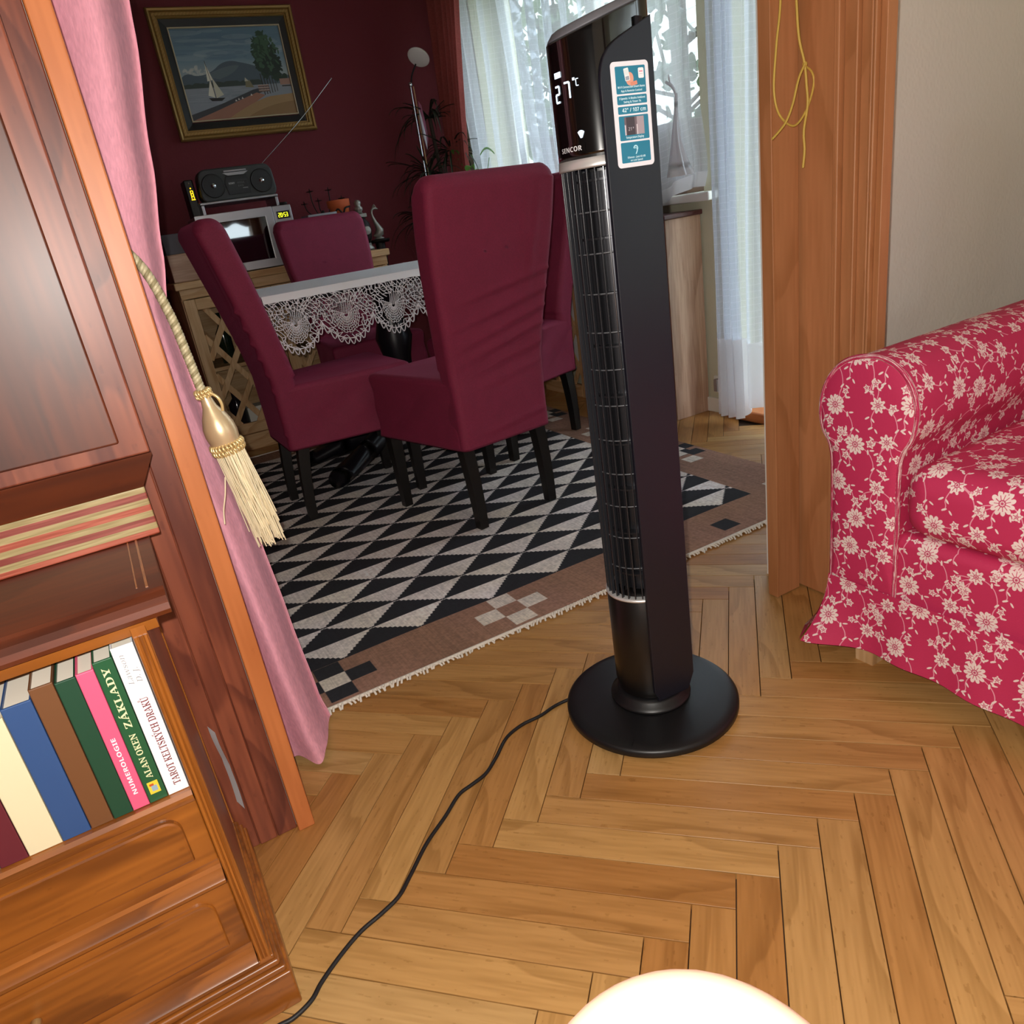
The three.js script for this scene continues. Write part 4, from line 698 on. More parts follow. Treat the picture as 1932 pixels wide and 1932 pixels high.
// right half of the cabinet: audio box with cases, candelabrum, pot, ornate clock
{
  tag(obj('audio_box', box(1.08, 1.352, 0.822, 1.0, -4.2, -3.93, 0.005), M.black), 'black box on the cabinet carrying the flower pot and candle holder', 'box');
  for (let k = 0; k < 3; k++) { const t = tag(obj('disc_case', box(1.088 + k * 0.006, 1.24 + k * 0.004, 1.0 + k * 0.0105, 1.01 + k * 0.0105, -4.08, -3.945, 0.001), [M.steel, M.black, M.steel][k]), ['lowest silver disc case in the stack left of the orange pot', 'black middle disc case in the stack left of the orange pot', 'topmost silver disc case in the stack left of the orange pot'][k], 'disc case', 'disc cases on the black box'); }
  const c = thing('candelabrum', 'dark wrought iron candle holder with five curved arms', 'candle holder', [1.235, 1.0, -4.13]);
  obj('base', lathe([[0, 0], [0.05, 0], [0.05, 0.004], [0.012, 0.012], [0.006, 0.05], [0, 0.05]], 20).translate(1.235, 1.0, -4.13), M.iron, c);
  for (const [x, y, z] of [[1.138, 1.088, -4.1], [1.194, 1.146, -4.15], [1.243, 1.1, -4.2], [1.293, 1.143, -4.15], [1.346, 1.094, -4.12]]) {
    const a = obj('arm', tube([V(1.235, 1.02, -4.13), V(lerp(1.235, x, 0.55), 1.02 + (y - 1.02) * 0.12, lerp(-4.13, z, 0.5)), V(lerp(1.235, x, 0.93), lerp(1.02, y, 0.55), z), V(x, y, z)], 0.0028, 20, 7), M.iron, c);
    obj('drip_pan', lathe([[0, 0], [0.004, 0], [0.018, 0.003], [0.019, 0.005], [0.003, 0.003], [0.002, 0.016], [0, 0.018]], 18).translate(x, y - 0.002, z), M.iron, a);
  }
  const p = thing('flower_pot', 'orange terracotta flower pot with dark ironwork before it', 'pot', [1.29, 1.0, -4.02]);
  obj('pot', lathe([[0, 0], [0.044, 0], [0.05, 0.05], [0.057, 0.052], [0.058, 0.084], [0.052, 0.084], [0.05, 0.06], [0, 0.055]], 32).translate(1.29, 1.0, -4.02), M.terracotta, p);
  obj('ironwork', [tube([V(1.24, 1.012, -3.966), V(1.262, 1.04, -3.96), V(1.285, 1.018, -3.957), V(1.3, 1.04, -3.957), V(1.33, 1.046, -3.968)], 0.0045, 30, 7), tube([V(1.285, 1.018, -3.957), V(1.31, 1.008, -3.957), V(1.34, 1.004, -3.97)], 0.006, 14, 7)], M.iron, p);
  const k = thing('ornate_clock', 'dark ornate mantel clock with a pale round dial and stacked finial', 'clock', [1.385, 0.822, -3.98]);
  const at = (g) => g.translate(1.383, 0.822, -3.98);
  obj('clock_base', at(lathe([[0, 0], [0.035, 0], [0.036, 0.012], [0.025, 0.022], [0.024, 0.036], [0, 0.036]], 24)), M.pewter, k);
  obj('clock_body', at(lathe([[0, 0.034], [0.02, 0.034], [0.034, 0.06], [0.038, 0.1], [0.034, 0.135], [0.02, 0.152], [0.017, 0.165], [0, 0.165]], 26)), M.iron, k);
  obj('dial', at(lathe([[0, 0.004], [0.019, 0.002], [0.022, 0], [0, 0]], 24).rotateX(Math.PI / 2).translate(0.004, 0.098, 0.037)), M.pewter, k);
  obj('gallery', at(box(-0.026, 0.026, 0.163, 0.182, -0.018, 0.018, 0.004)), M.pewter, k);
  obj('finial', at(lathe([[0, 0.18], [0.018, 0.18], [0.014, 0.192], [0.021, 0.2], [0.022, 0.21], [0.012, 0.22], [0.017, 0.228], [0.017, 0.24], [0.009, 0.248], [0, 0.25]], 24).translate(-0.006, 0, 0)), M.pewter, k);
}
{
  const s = thing('plant_stand', 'slim dark turned stand right of the pine cabinet', 'stand', [1.482, 0, -4.05]);
  obj('column', lathe([[0, 0], [0.07, 0], [0.07, 0.02], [0.03, 0.05], [0.022, 0.3], [0.035, 0.45], [0.022, 0.6], [0.026, 0.85], [0, 0.85]], 24).translate(1.482, 0, -4.05), M.iron, s);
  obj('tray', lathe([[0, 0.85], [0.05, 0.85], [0.055, 0.862], [0.055, 0.868], [0, 0.868]], 28).translate(1.482, 0, -4.05), M.iron, s);
  const b = thing('bird_figurine', 'silver long necked bird figurine on the dark stand', 'figurine', [1.48, 0.868, -4.04]);
  const rg = []; const spine = [[1.452, 0.888, 0.004], [1.462, 0.889, 0.011], [1.474, 0.893, 0.019], [1.486, 0.9, 0.024], [1.49, 0.915, 0.021], [1.483, 0.934, 0.014], [1.474, 0.955, 0.0095], [1.466, 0.98, 0.0065], [1.463, 1.0, 0.0052], [1.467, 1.014, 0.0052], [1.477, 1.022, 0.0075], [1.49, 1.021, 0.006], [1.502, 1.017, 0.0025]];
  spine.forEach(([x, y, r], i) => { const a = spine[Math.max(0, i - 1)], c = spine[Math.min(spine.length - 1, i + 1)], dx = c[0] - a[0], dy = c[1] - a[1], l = Math.hypot(dx, dy) || 1; const q = []; for (let k = 0; k < 14; k++) { const t = k / 14 * 6.283; q.push(V(x - dy / l * Math.cos(t) * r, y + dx / l * Math.cos(t) * r, -4.04 + Math.sin(t) * r * 1.1)); } rg.push(q); });
  obj('body', loft(rg), M.pewter, b);
  obj('crest', [0, 1, 2].map((k) => cyl(0.0008, 0.0025, 0.018, 6).rotateZ(-0.5 + k * 0.45).translate(1.478 + k * 0.006, 1.033, -4.04)), M.pewter, b);
  obj('foot', lathe([[0, 0], [0.025, 0], [0.026, 0.006], [0.012, 0.012], [0.009, 0.024], [0, 0.024]], 20).translate(1.48, 0.868, -4.04), M.pewter, b);
}
// painting in a gilt frame
{
  const x0 = 0.652, x1 = 1.331, y0 = 1.441, y1 = 1.996, z = FZ, t = thing('painting', 'lake landscape with a sailing boat in a wide gilt frame', 'painting', [(x0 + x1) / 2, y0, z + 0.02]);
  const ix0 = 0.735, ix1 = 1.25, iy0 = 1.527, iy1 = 1.912;
  const quad = (a, b, c, d, g) => g;
  // mitred frame: loft a profile round the rectangle
  const frame = (ox0, oy0, ox1, oy1, prof) => { const ring = prof.map(([i, h]) => [V(ox0 + i, oy0 + i, z + h), V(ox1 - i, oy0 + i, z + h), V(ox1 - i, oy1 - i, z + h), V(ox0 + i, oy1 - i, z + h)]); return toCreasedNormals(loft(ring, { cap: false }), 0.3); };
  obj('gilt_frame', metric(frame(x0, y0, x1, y1, [[0, 0.002], [0, 0.028], [0.006, 0.036], [0.014, 0.034], [0.018, 0.026], [0.023, 0.03], [0.034, 0.03], [0.037, 0.024], [0.043, 0.026], [0.047, 0.018], [0.047, 0.004]]), 3), std({ color: 0x9a7a46, roughness: 0.42, metalness: 0.55 }), t);
  const beads = []; const bead = (x, y) => beads.push(new THREE.SphereGeometry(0.0052, 6, 4).scale(1, 1, 0.7).translate(x, y, z + 0.031)), twist = (x, y, a) => beads.push(box(-0.008, 0.008, -0.0022, 0.0022, -0.002, 0.003).rotateZ(a).translate(x, y, z + 0.031));
  for (let k = 0; k <= 40; k++) { const x = lerp(x0 + 0.028, x1 - 0.028, k / 40); twist(x, y0 + 0.0285, 0.8); twist(x, y1 - 0.0285, 0.8); if (k % 2) { bead(x, y0 + 0.009); bead(x, y1 - 0.009); } }
  for (let k = 1; k < 33; k++) { const y = lerp(y0 + 0.028, y1 - 0.028, k / 33); twist(x0 + 0.0285, y, 0.8); twist(x1 - 0.0285, y, 0.8); if (k % 2) { bead(x0 + 0.009, y); bead(x1 - 0.009, y); } }
  obj('carved_ornament', beads, std({ color: 0xa8874e, roughness: 0.4, metalness: 0.55 }), t, { kind: 'stuff' });
  obj('black_inner_frame', frame(x0 + 0.046, y0 + 0.046, x1 - 0.046, y1 - 0.046, [[0, 0.004], [0, 0.02], [0.03, 0.012], [0.031, 0.004]]), std({ color: 0x0f0d0d, roughness: 0.5 }), t);
  obj('fillet', frame(ix0 - 0.007, iy0 - 0.007, ix1 + 0.007, iy1 + 0.007, [[0, 0.01], [0.001, 0.0155], [0.005, 0.0155], [0.007, 0.012], [0.007, 0.006]]), std({ color: 0xb8a98c, roughness: 0.4, metalness: 0.3 }), t);
  const pic = canvasTex(768, 574, (c, w, h) => {
    const g = c.createLinearGradient(0, 0, 0, h * 0.55); g.addColorStop(0, '#5a7486'); g.addColorStop(0.6, '#6f8896'); g.addColorStop(1, '#9aa2a2'); c.fillStyle = g; c.fillRect(0, 0, w, h);
    const r = rng(77), blob = (x, y, rx, ry, col, n = 30) => { c.fillStyle = col; for (let k = 0; k < n; k++) { const a = r() * 6.28, q = Math.sqrt(r()); c.beginPath(); c.ellipse(x + Math.cos(a) * rx * q, y + Math.sin(a) * ry * q, 6 + r() * 16, 4 + r() * 8, r() * 3, 0, 7); c.fill(); } };
    c.globalAlpha = 0.25; for (let k = 0; k < 46; k++) { c.fillStyle = r() > 0.5 ? '#a7b0b2' : '#4f6a7c'; c.beginPath(); c.ellipse(r() * w, r() * h * 0.34, 60 + r() * 120, 8 + r() * 16, 0, 0, 7); c.fill(); } c.globalAlpha = 1;
    blob(100, 268, 80, 30, 'rgba(190,188,180,0.5)', 24);
    c.fillStyle = '#4e5c66'; c.beginPath(); c.moveTo(0, 300); c.quadraticCurveTo(40, 262, 90, 290); c.quadraticCurveTo(170, 300, 250, 250); c.quadraticCurveTo(330, 190, 420, 218); c.quadraticCurveTo(520, 236, 640, 290); c.lineTo(768, 320); c.lineTo(768, 370); c.lineTo(0, 370); c.fill();
    c.fillStyle = '#5d6a70'; c.beginPath(); c.moveTo(150, 300); c.quadraticCurveTo(330, 225, 420, 240); c.quadraticCurveTo(380, 290, 260, 320); c.fill();
    c.fillStyle = '#39443f'; c.beginPath(); c.moveTo(0, 345); for (let x = 0; x <= 560; x += 20) c.lineTo(x, 340 + (r() - 0.5) * 14); c.lineTo(560, 376); c.lineTo(0, 376); c.fill();
    c.fillStyle = '#868c94'; c.fillRect(0, 370, w, 204); c.globalAlpha = 0.3; for (let k = 0; k < 90; k++) { c.fillStyle = r() > 0.5 ? '#a2a8ae' : '#6d747e'; c.fillRect(r() * 500, 372 + r() * 150, 40 + r() * 90, 2 + r() * 4); } c.globalAlpha = 1;
    c.fillStyle = '#3c3d42'; c.beginPath(); c.moveTo(0, 535); c.lineTo(230, 478); c.lineTo(480, 400); c.lineTo(530, 392); c.lineTo(540, 420); c.lineTo(0, 574); c.fill();
    c.fillStyle = '#9a6a56'; c.beginPath(); c.moveTo(0, 574); c.lineTo(160, 528); c.lineTo(500, 420); c.lineTo(560, 440); c.lineTo(300, 574); c.fill();
    c.fillStyle = '#a08058'; c.beginPath(); c.moveTo(260, 574); c.quadraticCurveTo(470, 470, 600, 450); c.lineTo(768, 440); c.lineTo(768, 574); c.fill();
    c.fillStyle = '#8c6c46'; c.beginPath(); c.moveTo(400, 574); c.quadraticCurveTo(560, 500, 768, 490); c.lineTo(768, 574); c.fill();
    c.fillStyle = '#7c7458'; c.beginPath(); c.moveTo(430, 380); c.lineTo(438, 340); c.lineTo(470, 338); c.lineTo(490, 386); c.fill(); c.fillStyle = '#b8b09c'; c.beginPath(); c.moveTo(432, 344); c.lineTo(440, 318); c.lineTo(462, 342); c.fill();
    for (let k = 0; k < 6; k++) { const x = 560 + k * 20; c.strokeStyle = '#2a241e'; c.lineWidth = 6 - k * 0.4; c.beginPath(); c.moveTo(x, 440 - k * 4); c.lineTo(x - 4, 300); c.stroke(); }
    for (let k = 0; k < 3; k++) { c.fillStyle = '#b0968a'; c.fillRect(520, 372 + k * 16, 80, 7); c.fillStyle = '#6a5248'; c.fillRect(520, 379 + k * 16, 80, 7); }
    blob(628, 210, 92, 120, '#26382c', 260); blob(600, 150, 60, 90, '#2e4634', 130); blob(660, 250, 80, 70, '#22312a', 120); blob(620, 90, 34, 60, '#2c4432', 60); blob(640, 170, 90, 110, '#3d5a42', 60); blob(700, 330, 50, 20, '#26382c', 30);
    c.strokeStyle = '#8e6a58'; c.fillStyle = '#a07a6a'; c.fillRect(690, 340, 78, 40); c.fillStyle = '#3a3530'; c.fillRect(700, 384, 68, 8);
    c.fillStyle = '#d8d4c2'; c.beginPath(); c.moveTo(182, 214); c.lineTo(170, 330); c.lineTo(212, 322); c.fill(); c.beginPath(); c.moveTo(196, 300); c.lineTo(152, 420); c.lineTo(196, 436); c.fill(); c.fillStyle = '#c2bda8'; c.beginPath(); c.moveTo(206, 304); c.lineTo(204, 440); c.lineTo(262, 420); c.fill();
    c.fillStyle = '#22201f'; c.beginPath(); c.moveTo(150, 436); c.lineTo(266, 440); c.lineTo(238, 458); c.lineTo(168, 456); c.fill(); c.strokeStyle = '#3a332a'; c.lineWidth = 3; c.beginPath(); c.moveTo(183, 200); c.lineTo(202, 442); c.stroke();
    c.fillStyle = '#d0ccc4'; for (const [x, y] of [[330, 468], [352, 460], [380, 455], [450, 438]]) { c.beginPath(); c.moveTo(x, y); c.lineTo(x + 8, y - 14); c.lineTo(x + 16, y); c.fill(); }
  });
  obj('canvas', new THREE.PlaneGeometry(ix1 - ix0, iy1 - iy0).translate((ix0 + ix1) / 2, (iy0 + iy1) / 2, z + 0.008), std({ map: pic, roughness: 0.6 }), t);
}
// floor lamp with a tilted round head, the stick with a rolled flag beside it
{
  const t = thing('floor_lamp', 'slim chrome floor lamp with a tilted white round head', 'lamp', [1.793, 0, -4.0]);
  obj('base', lathe([[0, 0], [0.12, 0], [0.122, 0.012], [0.02, 0.02], [0, 0.02]], 32).translate(1.793, 0, -4.0), M.chrome, t);
  obj('pole', cyl(0.006, 0.006, 1.555, 14).translate(1.793, 0.795, -4.0), M.chrome, t);
  obj('joint', new THREE.SphereGeometry(0.012, 16, 12).translate(1.796, 1.575, -4.0), M.chrome, t);
  obj('arm', tube([V(1.8, 1.58, -4.0), V(1.815, 1.62, -4.0), V(1.845, 1.665, -4.0)], 0.004, 12, 8), M.black, t);
  const up = V(-0.62, -0.8, 0.42).normalize(), q = new THREE.Quaternion().setFromUnitVectors(V(0, 1, 0), up);
  obj('lamp_head', lathe([[0, -0.02], [0.03, -0.018], [0.048, -0.006], [0.053, 0], [0.053, 0.003], [0, 0.003]], 40).applyQuaternion(q).translate(1.868, 1.697, -4.0), M.black, t);
  obj('diffuser', lathe([[0, 0.009], [0.04, 0.0085], [0.056, 0.005], [0.058, 0.002], [0, 0.002]], 40).applyQuaternion(q).translate(1.868, 1.697, -4.0), std({ color: 0xf2efe8, roughness: 0.5 }), t);
  const s = thing('rolled_flag', 'thin wooden stick with a rolled pink and white flag beside the lamp pole', 'flag', [1.824, 0, -4.03]);
  obj('stick', cyl(0.003, 0.003, 1.57, 8).translate(1.824, 0.785, -4.03), M.pine, s);
  obj('flag_cloth', loft([[0, 0.002], [0.1, 0.01], [0.5, 0.014], [0.9, 0.008], [1, 0.001]].map(([f, r]) => { const q2 = []; for (let k = 0; k < 12; k++) { const a = k / 12 * 6.283; q2.push(V(1.838 + f * 0.012 + Math.cos(a) * r, 1.5 - f * 0.2, -4.03 + Math.sin(a) * r)); } return q2.reverse(); })), std({ color: 0x9a5a72, roughness: 0.8 }), s);
  obj('flag_lining', loft([[0, 0.002], [0.2, 0.007], [0.7, 0.009], [1, 0.001]].map(([f, r]) => { const q2 = []; for (let k = 0; k < 10; k++) { const a = k / 10 * 6.283; q2.push(V(1.826 + f * 0.01 + Math.cos(a) * r, 1.46 - f * 0.19, -4.015 + Math.sin(a) * r)); } return q2.reverse(); })), std({ color: 0xd0ccd4, roughness: 0.8 }), s);
}
// tall dark plant in the corner, pot plant in front of the drape
{
  const t = thing('dracaena', 'tall dark dracaena with thin drooping leaves in the corner', 'plant', [1.96, 0, -4.03]), r = rng(44);
  obj('pot', lathe([[0, 0], [0.1, 0], [0.13, 0.24], [0.135, 0.26], [0.12, 0.26], [0.115, 0.22], [0, 0.22]], 28).translate(1.96, 0, -4.03), std({ color: 0x2c2522, roughness: 0.7 }), t);
  const heads = [[1.9, 1.42, -4.06], [1.99, 1.25, -4.05], [1.84, 1.15, -4.04], [1.96, 1.0, -4.02], [1.8, 0.92, -4.03]];
  for (const [x, y, z] of heads) obj('stem', tube([V(1.96, 0.2, -4.03), V(lerp(1.96, x, 0.6), y * 0.5, -4.03), V(x, y, z)], 0.011, 16, 8), std({ color: 0x352b22, roughness: 0.9 }), t);
  const leaves = []; for (const [x, y, z] of heads) for (let k = 0; k < 38; k++) {
    const a = r() * 6.283, e = 0.9 - r() * 0.9, L = 0.22 + r() * 0.16, ca = Math.cos(a), sa = Math.sin(a), w = 0.0045 + r() * 0.002, bend = 0.5 + r() * 1.1;
    const p = (f) => { const hr = L * Math.cos(e) * f * (1 - 0.25 * f * f), up = L * (Math.sin(e) * f - bend * 0.55 * f * f); return V(clamp(x + ca * hr, 1.5, WX - 0.02), y + up, clamp(z + sa * hr, FZ + 0.01, -3.6)); };
    const g = sheet((u, v) => { const c = p(v), s = (u - 0.5) * 2 * w * Math.sin(Math.PI * clamp(v * 0.92 + 0.06)); return V(c.x - sa * s, c.y + Math.abs(u - 0.5) * 0.006, c.z + ca * s); }, 2, 8); leaves.push(g);
  }
  leaves.forEach((g) => obj('leaf', g, M.leafDark, t));
}
{
  const t = thing('pot_plant', 'small pot plant with bright green leaves before the red drape', 'plant', [2.03, 0.762, -3.83]), r = rng(12);
  obj('pot', lathe([[0, 0], [0.05, 0], [0.062, 0.1], [0.065, 0.115], [0.057, 0.115], [0.055, 0.09], [0, 0.09]], 24).translate(2.03, 0.762, -3.83), M.terracotta, t);
  for (const [x, y, z, s] of [[1.99, 1.215, -3.98, 1], [2.03, 1.19, -3.96, 1.1], [2.05, 1.185, -3.74, 1.25], [1.96, 1.12, -3.8, 1], [2.06, 1.1, -3.9, 1], [1.98, 1.05, -3.72, 1], [2.02, 1.0, -3.82, 0.9]]) {
    obj('stalk', tube([V(2.03, 0.85, -3.83), V(lerp(2.03, x, 0.4), lerp(0.85, y, 0.6), lerp(-3.83, z, 0.4)), V(x, y - 0.01, z)], 0.002, 12, 6), M.leafGreen, t);
    const a = r() * 6.28; obj('leaf', sheet((u, v) => { const f = v, w = 0.03 * s * Math.sin(Math.PI * clamp(Math.pow(f, 0.7) * 0.97 + 0.02)), q = (u - 0.5) * 2 * w; return V(x + Math.cos(a) * (f - 0.4) * 0.06 * s - Math.sin(a) * q, y + 0.03 * Math.sin(f * 3) + Math.abs(u - 0.5) * 0.016, z + Math.sin(a) * (f - 0.4) * 0.06 * s + Math.cos(a) * q); }, 6, 10), M.leafGreen, t);
  }
}
// pine radiator cover along the window wall
{
  const t = thing('radiator_cover', 'low pine lattice radiator cover under the window', 'radiator cover', [2.08, 0, -3.45]), x = 2.0, z0 = -3.96, z1 = -2.98;
  obj('cover_top', wbox(x - 0.01, WX - 0.002, 0.74, 0.762, z0, z1, 0.004, 'z'), M.pine, t);
  obj('frame', [wbox(x, x + 0.02, 0, 0.74, z0, z0 + 0.06, 0.002, 'y'), wbox(x, x + 0.02, 0, 0.74, z1 - 0.06, z1, 0.002, 'y'), wbox(x, x + 0.02, 0, 0.06, z0 + 0.06, z1 - 0.06, 0.002, 'z'), wbox(x, x + 0.02, 0.68, 0.74, z0 + 0.06, z1 - 0.06, 0.002, 'z')], M.pine, t);
  obj('end_board', wbox(x + 0.02, WX - 0.002, 0, 0.74, z1 - 0.018, z1, 0.001, 'y'), M.pine, t);
  for (const s of [1, -1]) for (let k = -6; k < 9; k++) {
    const a0 = z0 + 0.055, a1 = z1 - 0.055, y0 = 0.055, y1 = 0.685, c = a0 + k * 0.13, pts = [];
    for (const z of [a0, a1]) { const y = y0 + s * 1.5 * (z - c); if (y >= y0 && y <= y1) pts.push([z, y]); }
    for (const y of [y0, y1]) { const z = c + (y - y0) / (s * 1.5); if (z > a0 && z < a1) pts.push([z, y]); }
    if (pts.length < 2 || Math.hypot(pts[0][0] - pts[1][0], pts[0][1] - pts[1][1]) < 0.05) continue;
    obj('slat', metric(bar(V(x + 0.01 + s * 0.003, pts[0][1], pts[0][0]), V(x + 0.01 + s * 0.003, pts[1][1], pts[1][0]), 0.026, 0.006, V(0, 0, 1)), 1, 'y'), M.pine, t);
  }
  for (let k = 0; k < 9; k++) obj('radiator_rib', box(WX - 0.09, WX - 0.02, 0.1, 0.66, z0 + 0.06 + k * 0.1, z0 + 0.12 + k * 0.1, 0.01), M.white, t);
}
// ---------------------------------------------------------------- window wall: drape, sheers, sideboard end
{
  const left = (y) => -4.068, right = (y) => lerp(-3.93, -3.70, Math.pow(clamp((y - 1.05) / 0.85), 1.3)) ;
  const g = sheet((u, v) => { const y = lerp(0.775, 2.35, v), z = lerp(left(y), right(y), u), n = 5.5; return V(1.995 + 0.022 * Math.sin(u * n * 6.283 + y * 0.6) * (0.75 + 0.25 * v) + 0.012 * Math.sin(y * 3 + u * 5), y, z); }, 90, 50, 0.6, 2.4);
  tag(obj('drape', g, M.redDrape), 'brick red drape hanging at the corner left of the sheer curtain', 'curtain');
  const rod = thing('curtain_rod', 'curtain rod above the window', null, [2.1, 2.36, -2.7], { kind: 'structure' });
  obj('rod', cyl(0.012, 0.012, 3.0, 14).rotateX(Math.PI / 2).translate(2.1, 2.37, -2.68), M.steel, rod);
}
{
  // sheer before the window: ends at the sill, its right edge swings out
  const t = thing('sheer_curtain', 'white checked sheer curtain ending at the window sill behind the fan', 'curtain', [2.08, 0.84, -3.05]);
  const z0 = -3.99, zr = (y) => -2.262 + 0.055 * smooth(1.3, 0.95, y) - 0.03 * smooth(0.95, 0.84, y) + 0.02 * Math.sin(y * 5);
  const wave = (u, y) => { const a = lerp(0.042, 0.016, smooth(0.45, 0.8, u)); return a * Math.sin(u * 82 + Math.sin(u * 13) * 2.2 + (y - 1.4) * 1.3) + 0.018 * Math.sin(u * 19 + y * 2); };
  const bottom = (u) => 0.845 + 0.02 * Math.sin(u * 21) + 0.02 * smooth(0.85, 1, u);
  obj('cloth', sheet((u, v) => { const y = lerp(bottom(u) + 0.05, 2.36, v); return V(2.09 + wave(u, y), y, lerp(z0, zr(y), u)); }, 240, 40, 20, 16), M.sheer, t);
  obj('hem', sheet((u, v) => { const y = lerp(bottom(u), bottom(u) + 0.052, v); return V(2.091 + wave(u, y), y, lerp(z0, zr(y), u)); }, 240, 3), M.sheerHem, t);
  // a bunch of cloth pinned up with two points, falling in a cone of folds
  const rings = []; for (let k = 0; k <= 16; k++) { const f = k / 16, y = 1.2 - f * 0.27, cz = -2.3 - 0.012 * Math.sin(f * 3), q = []; for (let i = 0; i < 26; i++) { const a = i / 26 * 6.283, r = (0.006 + 0.05 * f * f) * (1 + 0.25 * Math.sin(a * 6)); q.push(V(2.05 + Math.sin(a) * r * 0.5, y, cz + Math.cos(a) * r)); } rings.push(q.reverse()); }
  obj('pinned_bunch', loft(rings, { cap: false }), M.sheerHem, t);
  obj('pinned_tip', [tube([V(2.05, 1.2, -2.3), V(2.048, 1.225, -2.315), V(2.046, 1.246, -2.345)], 0.0055, 8, 8), tube([V(2.05, 1.215, -2.308), V(2.048, 1.24, -2.325), V(2.05, 1.266, -2.335)], 0.003, 8, 6)], M.sheerHem, t);
}
{
  // floor length sheer before the balcony door
  const t = thing('sheer_curtain', 'white floor length sheer curtain before the balcony door', 'curtain', [2.1, 0.03, -1.75]);
  const wave = (u, y) => 0.028 * Math.sin(u * 62 + Math.sin(u * 9) * 1.7 + y * 0.4) + 0.012 * Math.sin(u * 23 + y * 1.5);
  const bot = (u) => 0.04 + 0.03 * smooth(0.18, 0.24, u) + 0.008 * Math.sin(u * 30), mid = (u) => 0.335 + 0.012 * Math.sin(u * 17), za = (y) => -2.175 + 0.03 * smooth(0.5, 1.6, y);
  obj('cloth', sheet((u, v) => { const y = lerp(mid(u), 2.36, v); return V(2.1 + wave(u, y), y, lerp(za(y), -1.55, u)); }, 200, 40, 10, 22), M.sheer, t);
  obj('hem_band', sheet((u, v) => { const y = lerp(bot(u), mid(u), v); return V(2.101 + wave(u, y), y, lerp(za(y), -1.55, u)); }, 200, 10), M.sheerHem, t);
  // second layer, gathered at the left edge of the door
  const gather = (y0, y1) => (u, v) => { const y = lerp(y0, y1, v); return V(2.07 + 0.016 * Math.sin(u * 20 + y * 0.8), y, lerp(-2.178 + 0.009 * y, -2.05 - 0.012 * Math.sin(y * 2), u)); };
  obj('side_gather', sheet(gather(0.335, 2.36), 60, 40, 2.4, 22), M.sheer, t);
  obj('side_hem', sheet(gather(0.03, 0.335), 60, 10), M.sheerHem, t);
}
// things on the sill
tag(obj('vase', lathe([[0, 0], [0.05, 0], [0.075, 0.1], [0.07, 0.2], [0.045, 0.27], [0.075, 0.345], [0.07, 0.345], [0.04, 0.275], [0, 0.27]], 28).translate(2.235, 0.864, -3.43), std({ color: 0x6e4a3c, roughness: 0.5 })), 'brown vase on the window sill behind the sheer curtain', 'vase');
tag(obj('brown_box', box(2.185, 2.29, 0.864, 1.13, -2.6, -2.42, 0.004), std({ color: 0x7c6558, roughness: 0.8 })), 'brown box on the window sill behind the pinned curtain', 'box');
// sideboard whose end stands beside the balcony door
{
  const t = thing('sideboard', 'wooden sideboard end with a dark top beside the balcony door', 'sideboard', [2.075, 0, -2.6]);
  obj('end_panel', wbox(1.985, 2.163, 0, 0.785, -2.352, -2.33, 0.002, 'y'), M.ash, t);
  obj('carcass', wbox(1.987, 2.163, 0.02, 0.785, -2.9, -2.352, 0, 'z'), M.ash, t);
  obj('sideboard_top', wbox(1.972, 2.165, 0.785, 0.803, -2.91, -2.318, 0.004, 'z'), std({ map: T.ash, color: 0x7a5560, roughness: 0.4 }), t);
  for (const z of [-2.62, -2.36]) { const d = obj('door', wbox(1.968, 1.986, 0.06, 0.77, z - 0.25, z, 0.002, 'y'), M.ash, t); obj('knob', new THREE.SphereGeometry(0.01, 12, 8).translate(1.958, 0.45, z - 0.04), M.chrome, d); }
  tag(obj('black_speaker', box(1.985, 2.045, 0.803, 0.87, -2.56, -2.42, 0.004), M.black), 'small black box on the dark sideboard top under the sill', 'speaker');
}
{
  const t = thing('wall_socket', 'white socket adapter low on the wall beside the sideboard', 'socket', [2.15, 0.09, -2.265]);
  obj('plate', box(2.155, 2.169, 0.085, 0.155, -2.29, -2.245, 0.004), M.whitePlastic, t);
  obj('plug', box(2.135, 2.156, 0.096, 0.148, -2.272, -2.25, 0.004), M.steel, t);
}
